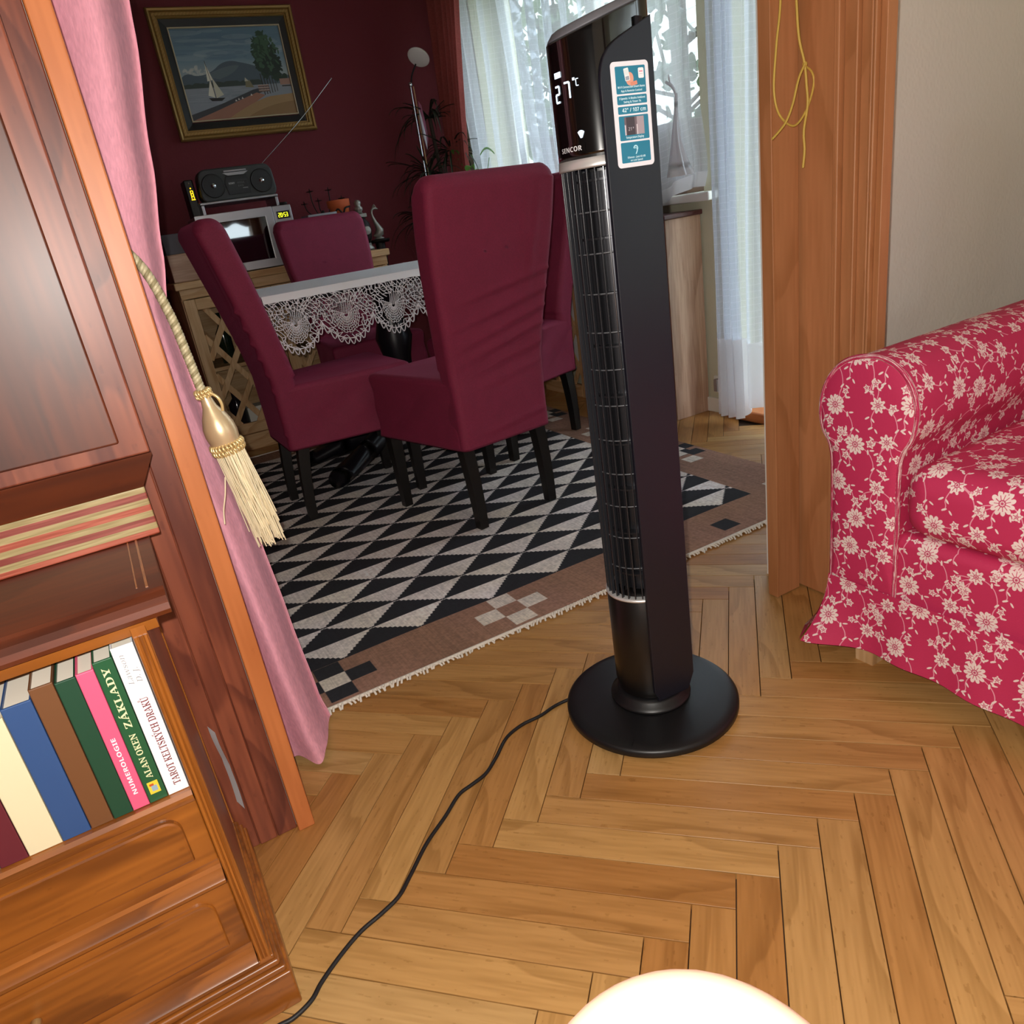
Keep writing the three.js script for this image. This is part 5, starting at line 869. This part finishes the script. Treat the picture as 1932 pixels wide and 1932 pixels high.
// ---------------------------------------------------------------- pink curtain with tie back at the left of the opening
{
  const t = thing('pink_curtain', 'dusty pink curtain drawn aside at the left of the opening', 'curtain', [0.1, 0.012, -1.24]);
  // right edge of the bunch against height
  const edge = [[0.012, 0.182], [0.07, 0.172], [0.25, 0.16], [0.48, 0.146], [0.6, 0.13], [0.72, 0.117], [0.84, 0.113], [0.92, 0.13], [1.05, 0.155], [1.22, 0.185], [1.6, 0.26], [2.17, 0.36]];
  const right = (y) => { for (let i = 1; i < edge.length; i++) if (y <= edge[i][0]) { const a = edge[i - 1], b = edge[i]; return lerp(a[1], b[1], smooth(a[0], b[0], y) * 0.5 + 0.5 * clamp((y - a[0]) / (b[0] - a[0]))); } return 0.36; };
  const pinch = (y) => Math.exp(-(((y - 0.84) / 0.28) ** 2));
  // sheet running from behind the strip, round the front folds, to the dining side
  const fold = (u, y) => { const n = 1.9, a = lerp(0.026, 0.01, pinch(y)); return a * Math.sin(u * n * 6.283 + 2.4 + 0.5 * Math.sin(y * 2.2)) + 0.004 * Math.sin(u * 24 + y * 4) * (1 - 0.5 * pinch(y)); };
  const pos = (u, v) => { const y = lerp(0.012 + 0.006 * Math.sin(u * 25), 2.17, v), r = right(y), l = -0.02, d = lerp(0.075, 0.045, pinch(y)); const x = lerp(l, r, u), z = -1.215 - fold(u, y) - 0.03 * u - d * smooth(0.82, 1, u) * 0.9; return V(x, y, z); };
  obj('cloth', sheet(pos, 150, 110, 0.9, 2.1), M.pinkCurtain, t);
  // the far half of the bunch, seen only at the edge
  obj('back_fold', sheet((u, v) => { const y = lerp(0.016, 2.17, v), r = right(y) - 0.004; return V(lerp(r, 0.0, u), y, -1.3 - 0.012 * Math.sin(u * 17 + y) - 0.012 * u - lerp(0.045, 0.0, pinch(y)) * 0.6); }, 40, 50, 0.9, 2.1), M.pinkCurtain, t);
}
{
  const t = thing('tieback', 'olive and gold twisted tieback cord with a large gold tassel', 'tieback', [0.1, 0.5, -1.16]);
  const path = new THREE.CatmullRomCurve3([V(-0.055, 1.03, -1.178), V(0.0, 0.99, -1.185), V(0.05, 0.955, -1.178), V(0.085, 0.905, -1.17), V(0.101, 0.84, -1.166), V(0.107, 0.78, -1.163), V(0.111, 0.727, -1.16)]);
  const n = 130, F = path.computeFrenetFrames(n, false);
  for (let k = 0; k < 3; k++) { const pts = []; for (let i = 0; i <= n; i++) { const p = path.getPointAt(i / n), a = i / n * 6.283 * 26 + k * 2.094, r = 0.0034; pts.push(p.addScaledVector(F.normals[i], Math.cos(a) * r).addScaledVector(F.binormals[i], Math.sin(a) * r)); } obj('cord_strand', tube(pts, 0.0036, 360, 7), [M.rope, M.ropeDark, M.rope][k], t); }
  // tassel, its axis leaning a little to the right
  const lean = (g) => g.scale(0.86, 1, 0.86).rotateZ(0.13).translate(0.112, 0.725, -1.158);
  const tas = obj('tassel_head', lean(lathe([[0, 0.004], [0.0085, 0.002], [0.0095, -0.01], [0.012, -0.022], [0.021, -0.038], [0.0265, -0.052], [0.0275, -0.064], [0.0255, -0.078], [0.023, -0.083], [0, -0.083]], 40)), M.goldSatin, t);
  const ruff = (y, r, m, tr, nn) => { const pts = []; for (let i = 0; i <= nn * 6; i++) { const a = i / (nn * 6) * 6.283; pts.push(V(Math.cos(a) * (r + tr * Math.cos(a * nn)), y + tr * Math.sin(a * nn), Math.sin(a) * (r + tr * Math.cos(a * nn)))); } return lean(tube(pts, m, nn * 8, 6, true)); };
  obj('top_braid', [ruff(0.001, 0.0105, 0.0022, 0.003, 14), ruff(-0.004, 0.0105, 0.0018, 0.003, 12)], M.gold, tas);
  obj('lower_braid', [ruff(-0.083, 0.0245, 0.0026, 0.0042, 26), ruff(-0.09, 0.024, 0.0024, 0.0038, 24)], M.gold, tas);
  obj('chain', tube([V(0.12, 0.724, -1.15), V(0.128, 0.716, -1.146), V(0.131, 0.705, -1.146), V(0.13, 0.695, -1.147)], 0.0024, 20, 6), M.gold, tas);
  const r = rng(61), strands = [];
  for (let k = 0; k < 190; k++) { const a = r() * 6.283, q = 0.008 + 0.0165 * Math.sqrt(r()), L = 0.12 + r() * 0.05, sw = (r() - 0.5) * 0.012, x = Math.cos(a) * q, z = Math.sin(a) * q; strands.push(lean(tube([V(x, -0.086, z), V(x * 1.02 + sw * 0.3, -0.086 - L * 0.35, z * 1.12), V(x * 0.98 + sw, -0.086 - L * 0.75, z * 1.1 + sw * 0.5), V(x * 0.95 + sw * 1.4, -0.086 - L, z)], 0.0011, 7, 4))); }
  strands.push(tube([V(0.105, 0.6, -1.14), V(0.098, 0.575, -1.14), V(0.089, 0.55, -1.142), V(0.085, 0.53, -1.142)], 0.0011, 10, 5), tube([V(0.143, 0.5, -1.15), V(0.142, 0.485, -1.15), V(0.146, 0.475, -1.15)], 0.0013, 8, 5));
  obj('tassel_strands', strands, M.goldThread, tas, { kind: 'stuff' });
}
// ---------------------------------------------------------------- bookcase at the left
{
  const XR = -0.044, XL = -0.98, ZF = -0.778, ZB = -1.07, t = thing('bookcase', 'honey brown bookcase with fluted corner posts and panelled drawers', 'bookcase', [-0.5, 0, -0.92]);
  // moulding: a profile in (z, y) swept along x
  const mould = (prof, x0, x1) => { const rings = [x0, x1].map((x) => prof.map(([z, y]) => V(x, y, z))); return metric(toCreasedNormals(loft(rings), 0.5), 1, 'x', [x0, 0.3]); };
  // stepped plinth, wider than the case on its sides
  const plinthStep = (e, y0, y1, r) => obj('plinth', metric(box(XL - 0.014 + e, XR + 0.016 - e, y0, y1, ZB, ZF + 0.008 - e, r), 1, 'x', [e * 30, y0 * 5]), M.honey, t);
  plinthStep(0, 0, 0.058, 0.003); plinthStep(0.004, 0.058, 0.067, 0.003); plinthStep(0.0085, 0.067, 0.077, 0.004); plinthStep(0.013, 0.077, 0.084, 0.002);
  obj('side_panel', metric(box(XR - 0.012, XR, 0.084, 0.572, ZB, ZF - 0.022, 0.001), 1, 'y', [0.3, 0.6]), M.mahoganySatin, t);
  obj('side_panel', metric(box(XL, XL + 0.02, 0.084, 0.572, ZB, ZF - 0.022, 0.001), 1, 'y'), M.mahoganySatin, t);
  obj('side_moulding', metric(box(XR - 0.002, XR + 0.002, 0.084, 0.572, ZB + 0.004, ZB + 0.012, 0.001), 1, 'y'), M.honey, t);
  obj('back_panel', metric(box(XL + 0.02, XR - 0.012, 0.084, 0.572, ZB, ZB + 0.008), 1, 'x'), M.honeyDark, t);
  for (const x of [XR - 0.0075, XL + 0.014]) {
    const post = obj('corner_post', metric(box(x - 0.007, x + 0.0075, 0.083, 0.572, ZF - 0.022, ZF - 0.002, 0.001), 1, 'y', [x, 0.2]), M.honey, t);
    for (let k = 0; k < 3; k++) obj('reed', metric(new THREE.CylinderGeometry(0.0022, 0.0022, 0.47, 10).translate(x - 0.0046 + k * 0.0047, 0.325, ZF - 0.002), 1, 'y', [k, 0.1 * k]), M.honey, post);
  }
  const dx1 = XR - 0.0155, dx0 = XL + 0.03, xm = (dx0 + dx1) / 2;
  const shelf = (y) => obj('shelf', mould([[ZB + 0.008, y - 0.016], [ZF - 0.006, y - 0.016], [ZF - 0.003, y - 0.012], [ZF - 0.001, y - 0.004], [ZF - 0.005, y], [ZB + 0.008, y]], dx0, dx1), M.honey, t);
  shelf(0.362);
  const ledge = (y) => obj('ledge', mould([[ZB + 0.02, y - 0.024], [ZF - 0.014, y - 0.024], [ZF - 0.012, y - 0.018], [ZF - 0.004, y - 0.015], [ZF + 0.006, y - 0.007], [ZF + 0.008, y - 0.001], [ZF + 0.006, y + 0.001], [ZF - 0.006, y + 0.006], [ZF - 0.008, y + 0.011], [ZF - 0.016, y + 0.014], [ZB + 0.02, y + 0.014]], dx0, dx1), M.honey, t);
  ledge(0.238); ledge(0.098);
  for (const [y0, y1] of [[0.25, 0.345], [0.11, 0.215]]) for (const [a, b] of [[dx0, xm - 0.002], [xm + 0.002, dx1]]) {
    const d = obj('drawer', metric(box(a, b, y0, y1, ZB + 0.05, ZF - 0.014, 0.002), 1, 'x', [a, y0]), M.honey, t);
    const arch = new THREE.Shape(), m = 0.026, r = 0.018; arch.moveTo(a + m, y0 + m * 0.8); arch.lineTo(b - m, y0 + m * 0.8); arch.lineTo(b - m, y1 - m * 0.6 - r); arch.quadraticCurveTo(b - m, y1 - m * 0.6, b - m - r, y1 - m * 0.6); arch.lineTo(a + m + r, y1 - m * 0.6); arch.quadraticCurveTo(a + m, y1 - m * 0.6, a + m, y1 - m * 0.6 - r);
    obj('raised_panel', metric(plate(arch, 0.003, 0.0035).translate(0, 0, ZF - 0.0145), 1, 'x', [b, y1]), M.honey, d);
    obj('drawer_knob', lathe([[0, 0], [0.006, 0], [0.005, 0.008], [0.011, 0.014], [0.008, 0.02], [0, 0.021]], 18).rotateX(Math.PI / 2).translate((a + b) / 2, (y0 + y1) / 2, ZF - 0.008), M.gold, d);
  }
  obj('frieze', mould([[ZB, 0.56], [ZF - 0.008, 0.56], [ZF - 0.004, 0.566], [ZF, 0.574], [ZB, 0.574]], XL, XR + 0.012), M.honey, t);
  obj('countertop', mould([[ZB, 0.574], [ZF - 0.002, 0.574], [ZF + 0.006, 0.577], [ZF + 0.01, 0.583], [ZF + 0.009, 0.59], [ZF + 0.003, 0.5955], [ZF - 0.012, 0.597], [ZF - 0.016, 0.5995], [ZB, 0.5995]], XL - 0.012, XR + 0.028), M.honeyDark, t);
  obj('counter_inlay', [box(XR + 0.003, XR + 0.0045, 0.5995, 0.6002, ZB + 0.01, ZF - 0.03), box(XR + 0.012, XR + 0.0145, 0.5995, 0.6004, ZB + 0.01, ZF - 0.024)], M.honey, t);
}
// books on the shelf, from right to left
{
  const spine = (bg, draw) => canvasTex(128, 768, (c, w, h) => { c.fillStyle = bg; c.fillRect(0, 0, w, h); c.save(); c.translate(w / 2, h - 20); c.rotate(-Math.PI / 2); draw(c, w, h); c.restore(); });
  // text runs upwards: after the turn, x goes up the spine
  const white = spine('#f4f2f2', (c) => { c.fillStyle = '#6d2a35'; c.font = 'bold 62px serif'; c.textBaseline = 'middle'; c.fillText('TAROT KELTSKÝCH DRAKŮ', 20, 8, 470); c.fillStyle = '#8a8a8e'; c.font = 'italic 40px serif'; c.fillText('Lawson', 560, -22, 160); c.fillText('D. J.', 560, 26, 160); });
  const green = spine('#1f5233', (c) => { c.fillStyle = '#e6dcae'; c.font = 'bold 60px serif'; c.textBaseline = 'middle'; c.fillText('ALAN OKEN', 110, 0, 250); c.font = 'bold 64px serif'; c.fillText('ZÁKLADY', 390, 0, 320); c.fillStyle = '#e2c23c'; c.fillRect(24, -38, 66, 74); c.fillStyle = '#8fa6b4'; c.fillRect(36, -18, 30, 40); c.fillStyle = '#b8542c'; c.fillRect(66, -26, 12, 30); });
  const pink = spine('#e0597c', (c) => { c.fillStyle = '#f8e4ea'; c.font = 'bold 46px sans-serif'; c.textBaseline = 'middle'; c.fillText('NUMEROLOGIE', 60, 0, 330); });
  const paper = std({ color: 0xe9e2d2, roughness: 0.9 });
  const book = (x1, w, h, dep, front, cover, label) => {
    const t = thing('book', label, 'book', [x1 - w / 2, 0.362, -0.84], { group: 'books on the bookcase shelf' }), zf = -0.789, y0 = 0.3622;
    obj('cover', [box(x1 - w, x1 - w + 0.0016, y0, y0 + h, zf - dep, zf - 0.001), box(x1 - 0.0016, x1, y0, y0 + h, zf - dep, zf - 0.001)], cover, t);
    const g = new RoundedBoxGeometry(w, h, 0.003, 2, 0.0012); g.translate(x1 - w / 2, y0 + h / 2, zf - 0.0015);
    { const p = g.attributes.position, uv = g.attributes.uv; for (let i = 0; i < p.count; i++) uv.setXY(i, (p.getX(i) - x1 + w) / w, (p.getY(i) - y0) / h); }
    obj('spine', g, front, t); obj('pages', box(x1 - w + 0.0016, x1 - 0.0016, y0 + 0.003, y0 + h - 0.003, zf - dep + 0.003, zf - 0.003), paper, t);
  };
  const sp = (map) => std({ map, roughness: 0.4 }), plain = (c) => std({ color: c, roughness: 0.5 });
  book(-0.0605, 0.0215, 0.19, 0.13, sp(white), plain(0xdedde0), 'white book with dark red lettering at the right end of the shelf');
  book(-0.083, 0.0185, 0.182, 0.13, sp(green), plain(0x1f5233), 'green book with cream lettering beside the white book');
  book(-0.102, 0.0165, 0.176, 0.12, sp(pink), plain(0xe0597c), 'pink book left of the green book');
  let x = -0.119; const r = rng(8), labels = ['dark green book left of the pink book', 'brown book fifth from the right on the shelf', 'blue book sixth from the right on the shelf', 'cream book seventh from the right on the shelf', 'maroon book eighth from the right on the shelf', 'grey book ninth from the right on the shelf', 'black book tenth from the right on the shelf'];
  labels.forEach((l, i) => { const w = 0.016 + r() * 0.018, c = [0x16402c, 0x6a4326, 0x2c4a7a, 0xd8cba8, 0x5e1e28, 0x77787c, 0x1b1b1d][i]; book(x, w, 0.15 + r() * 0.04, 0.12, plain(c), plain(c), l); x -= w + 0.0008; });
}
// on the counter: striped inlaid chest with a tall red brown case on it
{
  const t = thing('inlaid_chest', 'striped inlaid wooden chest under a tall red brown case on the bookcase', 'chest', [-0.15, 0.6, -1.0]);
  const stripes = dataTex(64, 256, (u, v, x, y) => { const k = Math.floor(v * 8), n = (mid(u * 0.3, v) - 0.5) * 0.14, c = k % 2 ? [0.60, 0.53, 0.36] : k % 4 === 0 ? [0.62, 0.30, 0.22] : [0.52, 0.24, 0.20]; return [c[0] + n, c[1] + n, c[2] + n]; });
  { const g = box(-0.3, -0.002, 0.6, 0.662, -1.06, -0.967, 0.002); const m = metric(g, 1, 'x'); const p = m.attributes.position, uv = m.attributes.uv; for (let i = 0; i < p.count; i++) uv.setXY(i, p.getX(i) * 3, (p.getY(i) - 0.6) / 0.062); obj('striped_body', m, std({ map: stripes, roughness: 0.45 }), t); }
  const slab = (y, x1, zf) => [V(-0.3, y, -1.075), V(-0.3, y, zf), V(x1, y, zf), V(x1, y, -1.075)];
  obj('shoulder', toCreasedNormals(loft([slab(0.662, -0.002, -0.965), slab(0.664, -0.002, -0.964), slab(0.688, 0.0185, -1.01), slab(0.69, 0.0185, -1.012)]), 0.4), M.honeyDark, t);
  obj('case', metric(box(-0.3, 0.018, 0.69, 1.35, -1.075, -1.014, 0.003), 1, 'y', [0.1, 0.8]), M.mahogany, t);
  obj('case_panel', metric(box(-0.28, -0.012, 0.71, 1.33, -1.014, -1.008, 0.003), 1, 'y', [0.6, 0.3]), M.honeyDark, t);
}
// paper stuck between bookcase and casing
tag(obj('paper_strip', [sheet((u, v) => V(lerp(-0.0275, -0.02, u) + 0.003 * Math.sin(v * 5) * (v > 0.5 ? 1 : 0.4), lerp(0.12, 0.26, v), lerp(-1.055, -1.03, u) - 0.01 * v), 4, 14)], std({ color: 0xe9edf0, roughness: 0.8, side: THREE.DoubleSide })), 'torn white strip of paper between bookcase and door casing', 'paper');
// ---------------------------------------------------------------- folding door stacked at the right of the opening, twine on it
{
  const t = thing('folding_door', 'cherry wood folding door stacked at the right of the opening', 'door', [1.22, 0, -1.0]);
  const y1 = 2.2;
  obj('end_post', metric(box(1.167, 1.235, 0.002, y1, -1.0865, -1.062, 0.0015), 1, 'y', [0.1, 0.5]), M.doorWood, t);
  obj('post_strip', metric(box(1.1625, 1.1675, 0.002, y1, -1.088, -1.0605, 0.001), 1, 'y', [0.4, 0.9]), M.doorWood, t);
  const leaf = (z0, z1, off) => obj('leaf', metric(box(1.243, 1.268, 0.004, y1, z0, z1, 0.0015), 1, 'y', off), M.doorWood, t);
  leaf(-1.085, -0.989, [0.2, 0.13]);
  for (const [z, w, h] of [[-0.983, 0.0042, 0.006], [-0.9765, 0.0042, 0.009]]) obj('moulding', metric(box(1.236 - h + 0.004, 1.262, 0.004, y1, z - w, z + w * 0.6, 0.002), 1, 'y', [z * 9, 0.2]), M.doorWood, t);
  leaf(-0.973, -0.945, [0.7, 0.53]);
  obj('moulding', metric(box(1.234, 1.262, 0.004, y1, -0.945, -0.9405, 0.002), 1, 'y', [0.9, 0.2]), M.doorWood, t);
  leaf(-0.940, -0.917, [0.5, 0.83]);
  for (const z of [-0.9145, -0.9085]) obj('moulding', metric(box(1.233, 1.262, 0.004, y1, z - 0.0026, z + 0.0026, 0.002), 1, 'y', [z * 5, 0.6]), M.doorWood, t);
  leaf(-0.9055, -0.893, [0.35, 0.23]);
  const s = obj('twine', [tube([V(1.172, 1.3, -1.05), V(1.166, 1.16, -1.04), V(1.15, 1.09, -1.036), V(1.142, 1.018, -1.034), V(1.156, 0.985, -1.034), V(1.191, 0.967, -1.034), V(1.222, 0.99, -1.034), V(1.244, 1.035, -1.036), V(1.238, 1.05, -1.036), V(1.216, 1.061, -1.034)], 0.0021, 90, 6),
    tube([V(1.203, 1.3, -1.045), V(1.2, 1.158, -1.036), V(1.202, 1.1, -1.032), V(1.214, 1.063, -1.031), V(1.219, 1.03, -1.031), V(1.222, 1.0, -1.031), V(1.212, 0.955, -1.031), V(1.214, 0.925, -1.031), V(1.21, 0.896, -1.031)], 0.0024, 80, 6),
    tube([V(1.214, 1.064, -1.029), V(1.196, 1.04, -1.028), V(1.18, 1.0, -1.028), V(1.164, 0.975, -1.028), V(1.148, 0.962, -1.028), V(1.129, 0.95, -1.028)], 0.0022, 50, 6), new THREE.SphereGeometry(0.0045, 10, 8).translate(1.215, 1.062, -1.031)], M.twine);
  tag(s, 'loose loop of yellow twine hanging over the folding door', 'twine');
}
// ---------------------------------------------------------------- armchair in red floral loose cover
{
  const flor = canvasTex(1024, 1024, (c, w, h) => {
    c.fillStyle = '#c42c5a'; c.fillRect(0, 0, w, h);
    const r = rng(29), cream = '#f2dcd6', wrap = (fn) => { for (const dx of [-w, 0, w]) for (const dy of [-h, 0, h]) { c.save(); c.translate(dx, dy); fn(); c.restore(); } };
    const petalFlower = (x, y, R, n, a0) => wrap(() => { c.save(); c.translate(x, y); c.rotate(a0); c.fillStyle = cream; for (let k = 0; k < n; k++) { const a = k / n * 6.283; c.beginPath(); c.ellipse(Math.cos(a) * R * 0.78, Math.sin(a) * R * 0.78, R * 0.26, R * 0.19, a, 0, 7); c.fill(); } c.beginPath(); c.arc(0, 0, R * 0.72, 0, 7); c.fill(); c.strokeStyle = '#c42c5a'; c.lineWidth = 2.6; for (let k = 0; k < n; k++) { const a = k / n * 6.283; c.beginPath(); c.moveTo(Math.cos(a) * R * 0.3, Math.sin(a) * R * 0.3); c.lineTo(Math.cos(a) * R * 0.66, Math.sin(a) * R * 0.66); c.stroke(); } c.fillStyle = '#c2486a'; c.beginPath(); c.arc(0, 0, R * 0.3, 0, 7); c.fill(); c.fillStyle = cream; for (let k = 0; k < 8; k++) { const a = k / 8 * 6.283; c.beginPath(); c.arc(Math.cos(a) * R * 0.16, Math.sin(a) * R * 0.16, R * 0.055, 0, 7); c.fill(); } c.restore(); });
    const leafAt = (x, y, a, l) => wrap(() => { c.save(); c.translate(x, y); c.rotate(a); c.fillStyle = cream; c.beginPath(); c.ellipse(l * 0.6, 0, l * 0.55, l * 0.2, 0, 0, 7); c.fill(); c.restore(); });
    const vine = (pts) => { wrap(() => { c.strokeStyle = '#ec9fb0'; c.lineWidth = 5; c.lineCap = 'round'; c.beginPath(); c.moveTo(...pts[0]); for (let k = 1; k < pts.length - 1; k++) c.quadraticCurveTo(pts[k][0], pts[k][1], (pts[k][0] + pts[k + 1][0]) / 2, (pts[k][1] + pts[k + 1][1]) / 2); c.stroke(); });
      for (let k = 1; k < pts.length - 1; k++) { const [x, y] = pts[k], a = Math.atan2(pts[k + 1][1] - pts[k - 1][1], pts[k + 1][0] - pts[k - 1][0]); leafAt(x, y, a + 0.8, 26); leafAt(x + 8, y + 6, a - 0.9, 24); } };
    const cells = 5; for (let i = 0; i < cells; i++) for (let j = 0; j < cells; j++) {
      const s = w / cells, x = (i + 0.5 + (r() - 0.5) * 0.3 + (j % 2) * 0.5) * s, y = (j + 0.5 + (r() - 0.5) * 0.3) * s, R = (i + j) % 2 ? 52 : 40, a = r() * 6;
      vine([[x, y], [x + s * 0.35, y + s * 0.2 * (r() - 0.2)], [x + s * 0.55, y + s * 0.5], [x + s * 0.4, y + s * 0.8], [x + s * 0.5, y + s * 1.0]]);
      vine([[x, y], [x - s * 0.2, y + s * 0.3], [x - s * 0.1, y + s * 0.55], [x - s * 0.32, y + s * 0.7]]);
      for (let k = 0; k < 3; k++) { const b = r() * 6.283, d = s * (0.38 + r() * 0.15); vine([[x + Math.cos(b) * 34, y + Math.sin(b) * 34], [x + Math.cos(b + 0.25) * d * 0.75, y + Math.sin(b + 0.25) * d * 0.75], [x + Math.cos(b) * d, y + Math.sin(b) * d]]); petalFlower(x + Math.cos(b) * d, y + Math.sin(b) * d, 17 + r() * 9, 5, r() * 6); }
      petalFlower(x, y, R, (i + j) % 2 ? 11 : 8, a);
    }
  });
  flor.wrapS = flor.wrapT = THREE.RepeatWrapping;
  const fab = phy({ map: flor, roughness: 0.7, sheen: 0.35, sheenRoughness: 0.4, bumpMap: T.cloth, bumpScale: 0.0002 });
  const K = 2.9;                                         // repeats per metre
  // own axes: the sitter looks along +z, the chair's left arm at +x
  const t = thing('armchair', 'red armchair with cream flowers, rolled arm and skirt, beside the folding door', 'armchair', [1.42, 0, -0.43], { local: true, turn: -Math.PI / 2 + 0.03 });
  const prof = [[-0.062, 0.16], [-0.062, 0.3], [-0.064, 0.42], [-0.07, 0.445], [-0.082, 0.465], [-0.088, 0.49], [-0.086, 0.525], [-0.072, 0.56], [-0.045, 0.588], [-0.01, 0.6], [0.03, 0.598], [0.06, 0.58], [0.08, 0.548], [0.086, 0.51], [0.08, 0.475], [0.068, 0.452], [0.062, 0.43], [0.062, 0.3], [0.062, 0.16]];
  const curve = new THREE.CatmullRomCurve3(prof.map(([x, y]) => V(x, y, 0)), false, 'centripetal').getPoints(70);
  const floralUV = (g, off = [0, 0]) => metric(g, K, null, off);
  for (const s of [-1, 1]) {
    const cx = s * 0.36, zf = 0.345, rings = [];
    const ring = (z, k) => curve.map((p) => V(cx + p.x * s * 0 + p.x * (s > 0 ? -1 : 1) * (1 - k), p.y + (0.4 - p.y) * k, z));
    for (const [z, k] of [[-0.34, 0], [0, 0], [zf - 0.012, 0], [zf - 0.004, 0.012], [zf, 0.03], [zf + 0.004, 0.2], [zf + 0.006, 0.6]]) rings.push(s > 0 ? ring(z, k).reverse() : ring(z, k));
    const a = obj('arm', floralUV(loft(rings), [s * 0.21, 0.07]), fab, t);
    obj('piping', tube(curve.map((p) => V(cx + p.x * (s > 0 ? -1 : 1) * 1.0, p.y, zf - 0.004)), 0.0045, 130, 8), fab, a);
  }
  obj('seat_base', floralUV(box(-0.31, 0.31, 0.16, 0.3, -0.34, 0.34, 0.02)), fab, t);
  obj('seat_cushion', floralUV(box(-0.295, 0.295, 0.3, 0.43, -0.26, 0.35, 0.045)), fab, t);
  obj('backrest', floralUV(new RoundedBoxGeometry(0.7, 0.6, 0.17, 4, 0.07).rotateX(-0.12).translate(0, 0.66, -0.33)), fab, t);
  // gathered skirt all round with flared pleats at the corners
  const path = [], N = 260, hw = 0.424, hz0 = -0.36, hz1 = 0.349, per = [[-hw, hz1], [hw, hz1], [hw, hz0], [-hw, hz0]];
  const at = (u) => { let q = u * 4, k = Math.floor(q) % 4, f = q - Math.floor(q); const a = per[k], b = per[(k + 1) % 4]; return { x: lerp(a[0], b[0], f), z: lerp(a[1], b[1], f), nx: [0, 1, 0, -1][k], nz: [1, 0, -1, 0][k], c: Math.min(f, 1 - f) }; };
  const skirt = sheet((u, v) => { const p = at(u % 1), corner = Math.exp(-((p.c / 0.05) ** 2)), fl = v * v * (0.01 + 0.024 * corner) + v * 0.004 * Math.sin(u * 170), y = lerp(0.185, 0.052, v) + 0.006 * Math.sin(u * 40) * v; const dx = Math.sign(p.x) * corner, dz = Math.sign(p.z) * corner; return V(p.x + (p.nx + dx * 0.6) * fl, y, p.z + (p.nz + dz * 0.6) * fl); }, N, 10);
  obj('skirt', floralUV(skirt, [0.4, 0.3]), (() => { const m = fab.clone(); m.side = THREE.DoubleSide; return m; })(), t);
  for (const sx of [-1, 1]) for (const sz of [-0.29, 0.3]) obj('leg', metric(bar(V(sx * 0.365, 0, sz), V(sx * 0.365, 0.17, sz), 0.045, 0.045, V(1, 0, 0), 0.8), 1, 'y'), M.pine, t);
}
// ---------------------------------------------------------------- the photographer's legs: one knee reaches into the frame
{
  const knee = V(0.097, 0.546, -0.123);
  const bones = [ // a, b, radius at a, radius at b
    [V(0.1, 0.5, 0.36), V(-0.02, 0.51, 0.42), 0.105, 0.115], [V(-0.16, 0.5, 0.36), V(-0.02, 0.51, 0.42), 0.105, 0.115],
    [V(0.1, 0.515, 0.33), knee, 0.094, 0.07], [knee, V(0.104, 0.33, -0.06), 0.064, 0.058], [V(0.104, 0.33, -0.06), V(0.11, 0.1, -0.02), 0.056, 0.037], [V(0.11, 0.06, 0.0), V(0.135, 0.035, -0.17), 0.038, 0.03],
    [V(-0.16, 0.515, 0.33), V(-0.17, 0.55, -0.1), 0.092, 0.066], [V(-0.17, 0.55, -0.1), V(-0.175, 0.33, -0.04), 0.06, 0.058], [V(-0.175, 0.33, -0.04), V(-0.18, 0.1, 0.0), 0.056, 0.037], [V(-0.18, 0.06, 0.02), V(-0.2, 0.035, -0.15), 0.038, 0.03],
    [knee.clone().add(V(0.005, 0.012, -0.016)), knee.clone().add(V(0.008, -0.01, -0.022)), 0.052, 0.05]];
  const n = 110, mc = new MarchingCubes(n, M.skin, false, false, 400000), c = V(-0.03, 0.33, 0.14), half = 0.42;
  mc.isolation = 0;
  const p = V(0, 0, 0), ab = V(0, 0, 0), ap = V(0, 0, 0), sm = 0.03;
  for (let k = 0; k < n; k++) for (let j = 0; j < n; j++) for (let i = 0; i < n; i++) {
    p.set(c.x + ((i - n / 2) / (n / 2)) * half, c.y + ((j - n / 2) / (n / 2)) * half, c.z + ((k - n / 2) / (n / 2)) * half);
    let d = 1; for (const [a, b, ra, rb] of bones) { ab.subVectors(b, a); ap.subVectors(p, a); const t = clamp(ap.dot(ab) / ab.lengthSq()), e = ap.addScaledVector(ab, -t).length() - lerp(ra, rb, t), h = clamp(0.5 + 0.5 * (d - e) / sm); d = lerp(d, e, h) - sm * h * (1 - h); }
    mc.field[i + j * n + k * n * n] = -d;
  }
  mc.update();
  const g = new THREE.BufferGeometry(), cnt = mc.count, pa = new Float32Array(cnt * 3), na = new Float32Array(cnt * 3);
  for (let i = 0; i < cnt; i++) { pa[i * 3] = mc.positionArray[i * 3] * half + c.x; pa[i * 3 + 1] = Math.max(0.002, mc.positionArray[i * 3 + 1] * half + c.y); pa[i * 3 + 2] = mc.positionArray[i * 3 + 2] * half + c.z; const nv = V(mc.normalArray[i * 3], mc.normalArray[i * 3 + 1], mc.normalArray[i * 3 + 2]).normalize(); na[i * 3] = nv.x; na[i * 3 + 1] = nv.y; na[i * 3 + 2] = nv.z; }
  g.setAttribute('position', new THREE.BufferAttribute(pa, 3)); g.setAttribute('normal', new THREE.BufferAttribute(na, 3)); g.setAttribute('uv', new THREE.BufferAttribute(new Float32Array(cnt * 2), 2));
  tag(obj('person', g, M.skin), 'bare bent knee of a seated person at the bottom edge, white in the flash', 'person');
}
renderer.render(scene, camera);
